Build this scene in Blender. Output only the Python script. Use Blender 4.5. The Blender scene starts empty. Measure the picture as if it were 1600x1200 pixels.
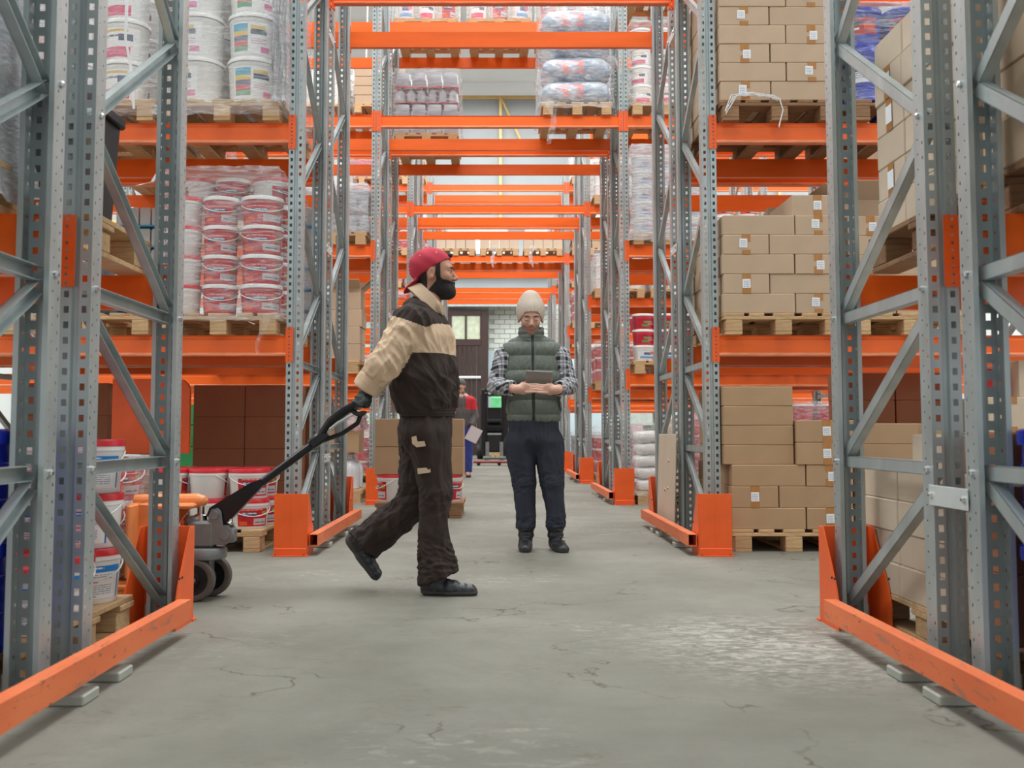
import bpy, math, random
import numpy as np
from mathutils import Vector, Matrix, Euler
random.seed(7)
SC = bpy.context.scene
COL = SC.collection
PI = math.pi

# ------------------------------------------------------------------ camera, world, lights, exposure
FPX = 1600.0
TILT = math.atan(105 / FPX)
CAMZ = 0.78
cam_data = bpy.data.cameras.new('camera')
cam = bpy.data.objects.new('camera', cam_data)
COL.objects.link(cam)
cam.location = (0, 0, CAMZ)
cam.rotation_euler = (PI / 2 + TILT, 0, 0)
cam_data.sensor_width = 36
cam_data.lens = 36 * FPX / 1600
cam_data.shift_x = 25 / 1600
cam_data.shift_y = -30 / 1600
cam_data.clip_start = 0.05
cam_data.clip_end = 200
cam_data.dof.use_dof = True
cam_data.dof.focus_distance = 6.3
cam_data.dof.aperture_fstop = 4.5
SC.camera = cam

SC.view_settings.view_transform = 'Standard'
SC.view_settings.look = 'None'
SC.view_settings.exposure = 0.22
SC.view_settings.gamma = 1.0
SC.view_settings.use_curve_mapping = False
SC.render.film_transparent = False

world = bpy.data.worlds.new('overcast_sky')
SC.world = world
world.use_nodes = True
wb = world.node_tree.nodes['Background']
wb.inputs['Color'].default_value = (0.93, 0.98, 1.0, 1)
wb.inputs['Strength'].default_value = 0.74


def area_light(name, loc, rot, sx, sy, power, color=(1, 1, 1)):
    l = bpy.data.lights.new(name, 'AREA')
    l.shape = 'RECTANGLE'
    l.size = sx
    l.size_y = sy
    l.energy = power
    l.color = color
    o = bpy.data.objects.new(name, l)
    o.location = loc
    o.rotation_euler = rot
    COL.objects.link(o)
    return o


# daylight coming through the long roof lights of the hall
for x in (-11, 0, 11):
    area_light('roof_light', (x, 16.5, 12.2), (0, 0, 0), 4.4, 33, 2900, (0.97, 1.0, 1.0))


def at(x, y, Y):
    """the world point at distance Y seen at photograph pixel x, y"""
    u = (570 - y) / FPX
    z = (u * Y * math.cos(TILT) + Y * math.sin(TILT)) / (math.cos(TILT) - u * math.sin(TILT))
    fw = Y * math.cos(TILT) + z * math.sin(TILT)
    return (x - 775) / FPX * fw, z + CAMZ


# ------------------------------------------------------------------ materials
def sr(r, g, b):
    f = lambda c: (c / 255 / 12.92) if c / 255 <= 0.04045 else ((c / 255 + 0.055) / 1.055) ** 2.4
    return (f(r), f(g), f(b), 1)


class NT:
    def __init__(s, name):
        s.m = bpy.data.materials.new(name)
        s.m.use_nodes = True
        s.t = s.m.node_tree
        s.b = s.t.nodes['Principled BSDF']

    def n(s, typ, **kw):
        nd = s.t.nodes.new(typ)
        for k, v in kw.items():
            setattr(nd, k, v)
        return nd

    def l(s, a, b):
        s.t.links.new(a, b)

    def val(s, sock, v):
        if hasattr(v, 'is_output'):
            s.l(v, sock)
        else:
            sock.default_value = v

    def math(s, op, a, b=0.0, clamp=False):
        nd = s.n('ShaderNodeMath', operation=op, use_clamp=clamp)
        s.val(nd.inputs[0], a)
        s.val(nd.inputs[1], b)
        return nd.outputs[0]

    def mix(s, fac, a, b, mode='MIX'):
        nd = s.n('ShaderNodeMix', data_type='RGBA', blend_type=mode)
        s.val(nd.inputs[0], fac)
        s.val(nd.inputs[6], a)
        s.val(nd.inputs[7], b)
        return nd.outputs[2]

    def noise(s, scale, detail=3.0, vec=None, rough=0.5, dist=0.0):
        nd = s.n('ShaderNodeTexNoise')
        nd.inputs['Scale'].default_value = scale
        nd.inputs['Detail'].default_value = detail
        nd.inputs['Roughness'].default_value = rough
        nd.inputs['Distortion'].default_value = dist
        if vec is not None:
            s.l(vec, nd.inputs['Vector'])
        return nd.outputs['Fac']

    def ramp(s, fac, lo, hi):
        nd = s.n('ShaderNodeMapRange')
        s.val(nd.inputs[0], fac)
        nd.inputs[1].default_value = lo
        nd.inputs[2].default_value = hi
        return nd.outputs[0]

    def coord(s, kind='Object', scale=(1, 1, 1), rot=(0, 0, 0)):
        tc = s.n('ShaderNodeTexCoord')
        mp = s.n('ShaderNodeMapping')
        mp.inputs['Scale'].default_value = scale
        mp.inputs['Rotation'].default_value = rot
        s.l(tc.outputs[kind], mp.inputs['Vector'])
        return mp.outputs[0]

    def bump(s, h, strength=0.3, dist=0.01):
        nd = s.n('ShaderNodeBump')
        nd.inputs['Strength'].default_value = strength
        nd.inputs['Distance'].default_value = dist
        s.l(h, nd.inputs['Height'])
        s.l(nd.outputs[0], s.b.inputs['Normal'])


def scl(c, k):
    return (min(c[0] * k, 1), min(c[1] * k, 1), min(c[2] * k, 1), 1)


def M(name, col, rough=0.5, metal=0.0, var=0.15, scale=6.0, bump=0.0, bscale=60, stretch=(1, 1, 1), perobj=0.0, spec=0.5, sub=0.0):
    t = NT(name)
    v = t.coord('Object', stretch)
    c = t.mix(t.ramp(t.noise(scale, 4, v), 0.3, 0.7), scl(col, 1 - var), scl(col, 1 + var))
    if perobj:
        oi = t.n('ShaderNodeObjectInfo')
        c = t.mix(t.math('MULTIPLY', oi.outputs['Random'], perobj), c, scl(col, 0.55))
    t.l(c, t.b.inputs['Base Color'])
    t.b.inputs['Roughness'].default_value = rough
    t.b.inputs['Metallic'].default_value = metal
    t.b.inputs['Specular IOR Level'].default_value = spec
    if sub:
        t.b.inputs['Subsurface Weight'].default_value = sub
        t.b.inputs['Subsurface Radius'].default_value = (0.01, 0.004, 0.002)
    if bump:
        t.bump(t.noise(bscale, 4, v), bump, 0.004)
    return t.m


MAT = {}
MAT['zinc'] = M('galvanised_steel', sr(172, 182, 182), 0.40, 0.42, 0.14, 9, 0.05, 40, (1, 1, .4))
MAT['zinc_dark'] = M('galvanised_steel_worn', sr(140, 150, 148), 0.5, 0.5, 0.2, 12, 0.05, 40)
MAT['spacer'] = M('white_zinc', sr(205, 212, 212), 0.45, 0.2, 0.08, 9)
MAT['orange'] = M('orange_enamel', sr(243, 104, 26), 0.3, 0.0, 0.10, 3, 0.0, 60, (.4, 3, 3))
MAT['edge'] = M('orange_lip_highlight', sr(236, 150, 110), 0.4, 0.1, 0.2, 20, 0.0, 60, (.4, 3, 3))  # paler orange paints in the highlight along the beams' lower lip
MAT['bracket'] = M('orange_bracket', sr(238, 96, 32), 0.4, 0.0, 0.1, 5)


def scuffed():
    t = NT('scuffed_orange_paint')
    v = t.coord('Object', (1, .25, 1))
    c = t.mix(t.ramp(t.noise(7, 4, v), .3, .7), sr(222, 104, 56), sr(238, 128, 78))
    s = t.ramp(t.noise(22, 6, v, .7, .8), .57, .63)
    c = t.mix(t.math('MULTIPLY', s, .55), c, sr(135, 112, 98))
    s2 = t.ramp(t.noise(50, 5, v, .6, 1.2), .62, .68)
    c = t.mix(t.math('MULTIPLY', s2, .7), c, sr(110, 70, 50))
    t.l(c, t.b.inputs['Base Color'])
    t.b.inputs['Roughness'].default_value = .5
    t.bump(t.noise(30, 5, v), .12, .004)
    return t.m


MAT['scuffed'] = scuffed()
MAT['guard'] = M('guard_orange_paint', sr(240, 98, 36), 0.42, 0, 0.08, 6, .04, 30)


def card(name, col, fib=.06):
    t = NT(name)
    v = t.coord('Object', (1, 1, 14))
    v2 = t.coord('Object', (1, 1, 1))
    oi = t.n('ShaderNodeObjectInfo')
    c = t.mix(t.ramp(t.noise(5, 4, v2), .3, .7), scl(col, .93), scl(col, 1.05))
    c = t.mix(t.math('MULTIPLY', t.ramp(t.noise(16, 3, v), .35, .7), .25), c, scl(col, .86))
    c = t.mix(t.math('MULTIPLY', oi.outputs['Random'], .35), c, scl(col, .8))
    t.l(c, t.b.inputs['Base Color'])
    t.b.inputs['Roughness'].default_value = .75
    t.bump(t.noise(9, 3, v2), .25, .006)
    return t.m


MAT['card'] = card('cardboard', sr(196, 170, 143))
MAT['card_pale'] = card('pale_cardboard', sr(208, 190, 168))
MAT['card_tan'] = card('tan_cardboard', sr(182, 149, 114))
MAT['card_brown'] = card('brown_cardboard', sr(160, 104, 74))
MAT['tape'] = M('brown_packing_tape', sr(176, 122, 64), .22, 0, .12, 30)
MAT['sticker'] = None


def sticker():
    t = NT('printed_white_sticker')
    v = t.coord('Generated', (1, 1, 1))
    sx = t.n('ShaderNodeSeparateXYZ')
    t.l(v, sx.inputs[0])
    rows = t.math('GREATER_THAN', t.math('FRACT', t.math('MULTIPLY', sx.outputs[2], 5.0)), .5)
    ink = t.math('MULTIPLY', rows, t.math('GREATER_THAN', t.noise(18, 2, t.coord('Generated', (1, 1, .3))), .46))
    edge = t.math('LESS_THAN', t.math('ABSOLUTE', t.math('SUBTRACT', sx.outputs[0], .5)), .38)
    edge2 = t.math('LESS_THAN', t.math('ABSOLUTE', t.math('SUBTRACT', sx.outputs[2], .5)), .4)
    ink = t.math('MULTIPLY', ink, t.math('MULTIPLY', edge, edge2))
    t.l(t.mix(t.math('MULTIPLY', ink, .75), sr(238, 240, 244), sr(110, 120, 140)), t.b.inputs['Base Color'])
    t.b.inputs['Roughness'].default_value = .5
    return t.m


MAT['sticker'] = sticker()


def wood(name, a, b):
    t = NT(name)
    v = t.coord('Object', (1.5, 9, 9))
    oi = t.n('ShaderNodeObjectInfo')
    c = t.mix(t.ramp(t.noise(5, 5, v, .6, .5), .3, .7), a, b)
    c = t.mix(t.math('MULTIPLY', oi.outputs['Random'], .45), c, scl(a, .7))
    t.l(c, t.b.inputs['Base Color'])
    t.b.inputs['Roughness'].default_value = .8
    t.bump(t.noise(14, 5, v), .3, .005)
    return t.m


MAT['wood'] = wood('pine_pallet_wood', sr(186, 146, 102), sr(222, 190, 146))
MAT['wood_old'] = wood('weathered_pallet_wood', sr(132, 96, 66), sr(172, 134, 98))
MAT['white'] = M('white_plastic', sr(236, 235, 232), .32, 0, .03, 5)
MAT['white_metal'] = M('white_paint', sr(225, 228, 228), .5, 0, .05, 5)
MAT['red'] = M('red_plastic_lid', sr(214, 42, 52), .3, 0, .06, 5)
MAT['redbody'] = M('red_plastic', sr(196, 40, 50), .35, 0, .08, 5)
MAT['pinkred'] = M('rose_plastic', sr(214, 62, 80), .35, 0, .1, 5)
MAT['blue'] = M('blue_drum_paint', sr(24, 44, 168), .22, .1, .08, 5)
MAT['bluelid'] = M('dark_blue_plastic', sr(28, 52, 104), .4, 0, .1, 5)
MAT['black'] = M('black_rubber', sr(34, 34, 36), .6, 0, .15, 20, .1, 60)
MAT['blackpaint'] = M('black_gloss_paint', sr(26, 28, 30), .28, .1, .15, 12)
MAT['blacksteel'] = M('black_plastic', sr(38, 42, 46), .32, 0, .15, 12)
MAT['greycast'] = M('grey_cast_metal', sr(128, 130, 130), .45, .35, .12, 15, .15, 60)
MAT['chrome'] = M('chrome', sr(210, 210, 210), .15, 1.0, .03)
MAT['jackorange'] = M('jack_orange_paint', sr(236, 146, 86), .4, 0, .1, 12, .05, 30)
MAT['tyre'] = M('brown_grey_polyurethane', sr(92, 84, 78), .6, 0, .15, 15, .1, 50)
MAT['darkred'] = M('dark_red_lacquer', sr(130, 36, 30), .4, 0, .1, 6)
MAT['brownplank'] = M('dark_brown_door_boards', sr(56, 36, 32), .55, 0, .12, 6, .1, 20, (6, 6, .5))
MAT['glassy'] = M('milky_window_glass', sr(196, 204, 180), .3, 0, .15, 6)
MAT['green'] = M('green_tarpaulin', sr(40, 130, 70), .5, 0, .25, 3)
MAT['mint'] = M('mint_green', sr(110, 205, 140), .5, 0, .15, 6)
MAT['cyan'] = M('sky_blue_plastic', sr(70, 170, 215), .4, 0, .1, 6)
MAT['yellow'] = M('pale_yellow', sr(226, 220, 120), .5, 0, .1, 6)
MAT['truss'] = M('yellow_steel', sr(226, 190, 120), .5, 0, .08, 4)
MAT['brick'] = M('white_painted_brick', sr(226, 232, 224), .75, 0, .06, 3, .3, 12, perobj=.12)
MAT['mortar'] = M('grey_mortar', sr(188, 196, 188), .85, 0, .1, 6)
MAT['plaster'] = M('pale_grey_plaster', sr(170, 176, 178), .8, 0, .05, 1)
MAT['ceiling'] = M('white_roof_sheet', sr(225, 228, 228), .7, 0, .04, 1)
MAT['lightblue'] = M('pale_blue_paint', sr(196, 214, 222), .6, 0, .05, 3)
MAT['concrete_pad'] = M('light_concrete_block', sr(168, 170, 160), .8, 0, .12, 10, .2, 30)
MAT['strap'] = M('white_strap', sr(232, 234, 236), .35, 0, .03)
MAT['tinlid'] = M('dull_tin', sr(150, 155, 155), .35, .6, .1)
MAT['paper'] = M('white_paper', sr(242, 240, 246), .6, 0, .02)


def film(name, tint, lo, hi, sc=5.0, st=(1, 1, 5)):
    t = NT(name)
    out = t.t.nodes['Material Output']
    tr = t.n('ShaderNodeBsdfTransparent')
    mx = t.n('ShaderNodeMixShader')
    v = t.coord('Object', st)
    f = t.ramp(t.noise(sc, 5, v, .65, 1.2), .42, .72)
    f = t.math('ADD', t.math('MULTIPLY', f, hi - lo), lo)
    t.l(f, mx.inputs[0])
    t.l(tr.outputs[0], mx.inputs[1])
    t.l(t.b.outputs[0], mx.inputs[2])
    t.l(mx.outputs[0], out.inputs['Surface'])
    t.b.inputs['Base Color'].default_value = tint
    t.b.inputs['Roughness'].default_value = .18
    t.bump(t.noise(sc * 2.2, 5, v, .6, 1.0), .9, .02)
    return t.m


MAT['film'] = film('clear_stretch_film', sr(235, 238, 240), .10, .5)
MAT['film_dense'] = film('milky_stretch_film', sr(222, 224, 228), .35, .8)
MAT['film_grey'] = film('grey_stretch_film', sr(196, 200, 206), .62, .97, 7, (1, 1, 3))
MAT['film_pink'] = film('pinkish_stretch_film', sr(228, 180, 186), .4, .8)
MAT['bottle'] = M('grey_canister_plastic', sr(150, 152, 160), .25, 0, .1, 5)
MAT['bottle_clear'] = M('frosted_jug_plastic', sr(214, 220, 224), .25, 0, .05, 5)
MAT['silverbag'] = None


def bagmat():
    t = NT('silver_printed_sack')
    v = t.coord('Object', (1, 1, 2))
    c = t.mix(t.ramp(t.noise(4, 4, v, .6, .8), .4, .65), sr(206, 214, 222), sr(120, 142, 168))
    tc = t.coord('Generated')
    sx = t.n('ShaderNodeSeparateXYZ')
    t.l(tc, sx.inputs[0])
    m = t.math('MULTIPLY', t.math('LESS_THAN', t.math('ABSOLUTE', t.math('SUBTRACT', sx.outputs[0], .4)), .2),
               t.math('LESS_THAN', t.math('ABSOLUTE', t.math('SUBTRACT', sx.outputs[2], .5)), .28))
    c = t.mix(t.math('MULTIPLY', m, t.ramp(t.noise(9, 3, v), .4, .6)), c, sr(232, 130, 120))
    t.l(c, t.b.inputs['Base Color'])
    t.b.inputs['Roughness'].default_value = .25
    t.b.inputs['Metallic'].default_value = .25
    t.bump(t.noise(8, 4, v, .6, 1), .6, .02)
    return t.m


MAT['silverbag'] = bagmat()


def label_mat(name, base, rects, lines=None, blot=0.0):
    """flat printed label: rects = [(u0,u1,v0,v1,colour)], lines = [(u0,u1,v0,v1,count,colour)]"""
    t = NT(name)
    uv = t.n('ShaderNodeUVMap')
    sx = t.n('ShaderNodeSeparateXYZ')
    t.l(uv.outputs[0], sx.inputs[0])
    u, w = sx.outputs[0], sx.outputs[1]

    def rect(u0, u1, v0, v1):
        a = t.math('LESS_THAN', t.math('ABSOLUTE', t.math('SUBTRACT', u, (u0 + u1) / 2)), (u1 - u0) / 2)
        b = t.math('LESS_THAN', t.math('ABSOLUTE', t.math('SUBTRACT', w, (v0 + v1) / 2)), (v1 - v0) / 2)
        return t.math('MULTIPLY', a, b)
    c = base
    if blot:
        c = t.mix(t.ramp(t.noise(6, 3, uv.outputs[0]), .4, .6), base, scl(base, blot))
    for (u0, u1, v0, v1, col) in rects:
        c = t.mix(rect(u0, u1, v0, v1), c, col)
    for (u0, u1, v0, v1, cnt, col) in (lines or []):
        m = rect(u0, u1, v0, v1)
        r = t.math('GREATER_THAN', t.math('FRACT', t.math('MULTIPLY', t.math('SUBTRACT', w, v0), cnt / (v1 - v0))), .55)
        mp = t.n('ShaderNodeMapping')
        mp.inputs['Scale'].default_value = (40, 3 * cnt, 1)
        t.l(uv.outputs[0], mp.inputs[0])
        g = t.math('GREATER_THAN', t.noise(1.0, 1, mp.outputs[0]), .42)
        c = t.mix(t.math('MULTIPLY', m, t.math('MULTIPLY', r, g)), c, col)
    t.l(c, t.b.inputs['Base Color'])
    t.b.inputs['Roughness'].default_value = .35
    return t.m


W_ = sr(238, 238, 236)
MAT['lab_blue'] = label_mat('white_blue_label', W_, [(0, 1, .8, 1, sr(30, 130, 205)), (0, .03, 0, 1, sr(40, 120, 190)), (.97, 1, 0, 1, sr(40, 120, 190))],
                            [(.2, .7, .84, .96, 1, sr(225, 238, 246)), (.1, .16, .1, .72, 7, sr(205, 110, 125)), (.2, .85, .1, .42, 5, sr(150, 160, 180)),
                             (.2, .85, .55, .74, 3, sr(150, 160, 180)), (.12, .62, .44, .52, 1, sr(215, 90, 110)), (.12, .6, .02, .08, 1, sr(90, 90, 100))])
MAT['lab_red'] = label_mat('red_printed_label', sr(205, 32, 44), [(.14, .62, .58, .8, sr(28, 62, 98)), (.5, .95, .08, .45, sr(196, 196, 200)),
                                                                 (.05, .3, .06, .28, sr(236, 96, 40)), (.78, .93, .62, .84, sr(150, 160, 60))],
                           [(.16, .6, .6, .78, 1, sr(210, 220, 228)), (.12, .8, .86, .96, 1, sr(240, 190, 190)), (.55, .9, .12, .25, 1, sr(90, 80, 90))], .8)
MAT['lab_pic'] = label_mat('white_picture_label', W_, [(.04, .42, .72, .95, sr(110, 180, 205)), (.04, .42, .58, .72, sr(232, 200, 110)), (.04, .42, .42, .58, sr(130, 130, 150)),
                                                      (.04, .42, .26, .42, sr(214, 110, 110)), (.04, .42, .1, .26, sr(120, 170, 130)), (.48, .82, .78, .9, sr(226, 196, 120)),
                                                      (.48, .86, .62, .78, sr(70, 90, 115)), (.72, .95, .08, .26, sr(226, 120, 170))],
                           [(.5, .85, .3, .5, 3, sr(200, 160, 180))])
MAT['lab_pink'] = label_mat('pink_printed_label', sr(240, 238, 236), [(0, .8, .02, .36, sr(222, 84, 120)), (.05, .75, .86, .95, sr(226, 190, 110)), (.55, .85, .56, .78, sr(66, 82, 110))],
                            [(.1, .55, .62, .76, 1, sr(90, 110, 130))])
MAT['lab_green'] = label_mat('green_motif_label', sr(196, 30, 54), [(.3, .8, .55, .75, sr(110, 170, 110)), (.2, .6, .1, .4, sr(96, 150, 80)), (.5, .9, .3, .5, sr(214, 120, 120))], None, .8)
MAT['lab_sea'] = label_mat('blue_white_label', sr(226, 232, 238), [(.1, .9, .1, .35, sr(110, 160, 210)), (.3, .7, .5, .8, sr(90, 110, 150)), (.6, .9, .6, .9, sr(220, 120, 130))], None, .9)
MAT['lab_drum'] = label_mat('red_drum_label', sr(196, 44, 40), [(.1, .45, .55, .8, sr(60, 140, 70)), (.1, .4, .3, .42, sr(235, 235, 235)), (.55, .9, .3, .7, sr(226, 90, 60))], None, .8)
MAT['lab_band'] = label_mat('white_drum_label', sr(226, 228, 232), [(0, 1, .82, 1, sr(200, 60, 60))], [(.1, .9, .2, .7, 4, sr(120, 130, 170))])


def floor_mat():
    t = NT('worn_concrete_floor')
    v = t.coord('Object')
    c = t.mix(t.ramp(t.noise(.9, 6, v, .6, .3), .3, .7), sr(110, 109, 99), sr(138, 137, 127))
    c = t.mix(t.math('MULTIPLY', t.ramp(t.noise(4.5, 8, v, .7, .6), .45, .75), .5), c, sr(112, 108, 98))
    c = t.mix(t.math('MULTIPLY', t.ramp(t.noise(60, 5, v, .7), .5, .8), .22), c, sr(92, 90, 84))
    # rusty brown stains
    st = t.math('MULTIPLY', t.ramp(t.noise(2.3, 3, v), .5, .62), t.ramp(t.noise(11, 7, t.coord('Object', (1, 2.2, 1), (0, 0, -.6)), .7, 1.2), .55, .66))
    c = t.mix(t.math('MULTIPLY', st, .55), c, sr(98, 84, 64))
    # pale cement smears and scrapes
    vs = t.coord('Object', (1, 2.6, 1), (0, 0, .5))
    sm = t.math('MULTIPLY', t.ramp(t.noise(.7, 3, v, .5), .5, .66), t.ramp(t.noise(9, 9, vs, .72, 1.5), .54, .62))
    ln = t.n('ShaderNodeVectorMath', operation='DISTANCE')
    vb = t.n('ShaderNodeMapping')
    vb.inputs['Scale'].default_value = (1, .8, 1)
    t.l(v, vb.inputs['Vector'])
    t.l(vb.outputs[0], ln.inputs[0])
    ln.inputs[1].default_value = (1.0, 3.05, 0)
    near = t.ramp(ln.outputs['Value'], .62, .15)
    sm2 = t.math('MULTIPLY', near, t.ramp(t.noise(10, 9, vs, .75, 1.6), .46, .58))
    sm = t.math('MAXIMUM', t.math('MULTIPLY', sm, .7), sm2)
    c = t.mix(t.math('MULTIPLY', sm, .65), c, sr(206, 203, 195))
    # fine cracks
    vo = t.n('ShaderNodeTexVoronoi', feature='DISTANCE_TO_EDGE')
    nd = t.n('ShaderNodeTexNoise')
    nd.inputs['Scale'].default_value = 2.2
    nd.inputs['Detail'].default_value = 6
    t.l(v, nd.inputs['Vector'])
    va = t.n('ShaderNodeVectorMath', operation='MULTIPLY_ADD')
    t.l(nd.outputs['Color'], va.inputs[0])
    va.inputs[1].default_value = (1.1, 1.1, 0)
    t.l(v, va.inputs[2])
    t.l(va.outputs[0], vo.inputs['Vector'])
    vo.inputs['Scale'].default_value = 1.0
    cr = t.math('SUBTRACT', 1.0, t.ramp(vo.outputs['Distance'], 0.0, .007))
    cr = t.math('MULTIPLY', cr, t.ramp(t.noise(1.7, 3, v), .5, .56))
    c = t.mix(t.math('MULTIPLY', cr, .75), c, sr(62, 52, 42))
    t.l(c, t.b.inputs['Base Color'])
    r = t.math('ADD', .55, t.math('MULTIPLY', t.noise(3, 4, v), .3))
    t.l(r, t.b.inputs['Roughness'])
    t.b.inputs['Specular IOR Level'].default_value = .35
    h = t.math('SUBTRACT', t.noise(25, 8, v, .7), t.math('MULTIPLY', cr, 1.2))
    t.bump(h, .25, .006)
    return t.m


MAT['floor'] = floor_mat()


# ------------------------------------------------------------------ mesh helpers
class MB:
    """collects faces for ONE mesh"""

    def __init__(s):
        s.v, s.f, s.mi, s.uv = [], [], [], {}

    def add(s, verts, faces, mi=0):
        o = len(s.v)
        s.v += [tuple(p) for p in verts]
        for f in faces:
            s.f.append(tuple(i + o for i in f))
            s.mi.append(mi)

    def quad(s, a, b, c, d, mi=0):
        s.add([a, b, c, d], [(0, 1, 2, 3)], mi)

    def box(s, x0, x1, y0, y1, z0, z1, mi=0, c=0.0, mat=None):
        if c <= 0:
            vs = [(x, y, z) for z in (z0, z1) for y in (y0, y1) for x in (x0, x1)]
            fs = [(0, 2, 3, 1), (4, 5, 7, 6), (0, 1, 5, 4), (2, 6, 7, 3), (0, 4, 6, 2), (1, 3, 7, 5)]
        else:
            # chamfered box: three vertices per corner
            vs, fs, idx = [], [], {}
            X, Y, Z = (x0, x1), (y0, y1), (z0, z1)
            for i in (0, 1):
                for j in (0, 1):
                    for k in (0, 1):
                        sx, sy, sz = (c if i == 0 else -c), (c if j == 0 else -c), (c if k == 0 else -c)
                        idx[i, j, k, 0] = len(vs); vs.append((X[i], Y[j] + sy, Z[k] + sz))
                        idx[i, j, k, 1] = len(vs); vs.append((X[i] + sx, Y[j], Z[k] + sz))
                        idx[i, j, k, 2] = len(vs); vs.append((X[i] + sx, Y[j] + sy, Z[k]))
            g = lambda i, j, k, a: idx[i, j, k, a]
            fs.append((g(0, 0, 0, 0), g(0, 0, 1, 0), g(0, 1, 1, 0), g(0, 1, 0, 0)))
            fs.append((g(1, 0, 0, 0), g(1, 1, 0, 0), g(1, 1, 1, 0), g(1, 0, 1, 0)))
            fs.append((g(0, 0, 0, 1), g(1, 0, 0, 1), g(1, 0, 1, 1), g(0, 0, 1, 1)))
            fs.append((g(0, 1, 0, 1), g(0, 1, 1, 1), g(1, 1, 1, 1), g(1, 1, 0, 1)))
            fs.append((g(0, 0, 0, 2), g(0, 1, 0, 2), g(1, 1, 0, 2), g(1, 0, 0, 2)))
            fs.append((g(0, 0, 1, 2), g(1, 0, 1, 2), g(1, 1, 1, 2), g(0, 1, 1, 2)))
            for i in (0, 1):
                for j in (0, 1):
                    fs.append((g(i, j, 0, 0), g(i, j, 0, 1), g(i, j, 1, 1), g(i, j, 1, 0)))
                    fs.append((g(i, 0, j, 0), g(i, 1, j, 0), g(i, 1, j, 2), g(i, 0, j, 2)))
                    fs.append((g(0, i, j, 1), g(1, i, j, 1), g(1, i, j, 2), g(0, i, j, 2)))
                    for k in (0, 1):
                        fs.append((g(i, j, k, 0), g(i, j, k, 1), g(i, j, k, 2)))
        if mat is not None:
            vs = [tuple(mat @ Vector(p)) for p in vs]
        s.add(vs, fs, mi)

    def tube(s, pts, r, n=8, mi=0, cap=True):
        pts = [Vector(p) for p in pts]
        rr = r if isinstance(r, (list, tuple)) else [r] * len(pts)
        vs, fs = [], []
        up = Vector((0, 0, 1))
        last = None
        for i, p in enumerate(pts):
            d = (pts[min(i + 1, len(pts) - 1)] - pts[max(i - 1, 0)]).normalized()
            if last is None:
                a = d.cross(up if abs(d.z) < .95 else Vector((1, 0, 0))).normalized()
            else:
                a = (last - d * last.dot(d)).normalized()
            last = a
            b = d.cross(a)
            for k in range(n):
                t = 2 * PI * k / n
                vs.append(p + (a * math.cos(t) + b * math.sin(t)) * rr[i])
        for i in range(len(pts) - 1):
            for k in range(n):
                k2 = (k + 1) % n
                fs.append((i * n + k, i * n + k2, (i + 1) * n + k2, (i + 1) * n + k))
        if cap:
            fs.append(tuple(range(n - 1, -1, -1)))
            fs.append(tuple((len(pts) - 1) * n + k for k in range(n)))
        s.add(vs, fs, mi)

    def lathe(s, prof, n=24, mi=0, c=(0, 0, 0), capb=True, capt=True):
        vs, fs = [], []
        for (r, z) in prof:
            for k in range(n):
                t = 2 * PI * k / n
                vs.append((c[0] + r * math.cos(t), c[1] + r * math.sin(t), c[2] + z))
        for i in range(len(prof) - 1):
            for k in range(n):
                k2 = (k + 1) % n
                fs.append((i * n + k, i * n + k2, (i + 1) * n + k2, (i + 1) * n + k))
        if capb:
            fs.append(tuple(range(n - 1, -1, -1)))
        if capt:
            fs.append(tuple((len(prof) - 1) * n + k for k in range(n)))
        s.add(vs, fs, mi)

    def prism(s, poly, t0, t1, axis='x', mi=0):
        """extrude a 2D polygon along an axis"""
        n = len(poly)
        if axis == 'x':
            f = lambda p, t: (t, p[0], p[1])
        elif axis == 'y':
            f = lambda p, t: (p[0], t, p[1])
        else:
            f = lambda p, t: (p[0], p[1], t)
        vs = [f(p, t0) for p in poly] + [f(p, t1) for p in poly]
        fs = [tuple(range(n)), tuple(range(2 * n - 1, n - 1, -1))]
        fs += [(i, (i + 1) % n + 0, (i + 1) % n + n, i + n) for i in range(n)]
        s.add(vs, fs, mi)

    def mesh(s, name, mats, smooth=False, fix=True):
        me = bpy.data.meshes.new(name)
        me.from_pydata(s.v, [], s.f)
        for m in (mats if isinstance(mats, (list, tuple)) else [mats]):
            me.materials.append(MAT[m] if isinstance(m, str) else m)
        me.polygons.foreach_set('material_index', s.mi)
        if fix:
            import bmesh
            bm = bmesh.new()
            bm.from_mesh(me)
            bmesh.ops.recalc_face_normals(bm, faces=bm.faces)
            bm.to_mesh(me)
            bm.free()
        if smooth:
            me.polygons.foreach_set('use_smooth', [True] * len(me.polygons))
            if smooth != 'all':
                try:
                    me.set_sharp_from_angle(angle=math.radians(38))
                except Exception:
                    pass
        me.update()
        return me


def obj(name, me, parent=None, loc=(0, 0, 0), rot=(0, 0, 0), scale=None):
    o = bpy.data.objects.new(name, me)
    COL.objects.link(o)
    o.location = loc
    o.rotation_euler = rot
    if scale is not None:
        o.scale = scale
    if parent is not None:
        o.parent = parent
    return o


def tag(o, label=None, cat=None, group=None, kind=None):
    if label:
        o['label'] = label
        n = len(label.split())
        if not 4 <= n <= 16: print('BADLABEL', n, label)
    if cat:
        o['category'] = cat
    if group:
        o['group'] = group
    if kind:
        o['kind'] = kind
    return o


def thing(name, label, cat, loc=(0, 0, 0), rz=0.0, group=None, rot=None):
    o = obj(name, None, None, loc, rot or (0, 0, rz))
    o.empty_display_size = .1
    return tag(o, label, cat, group)


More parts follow.
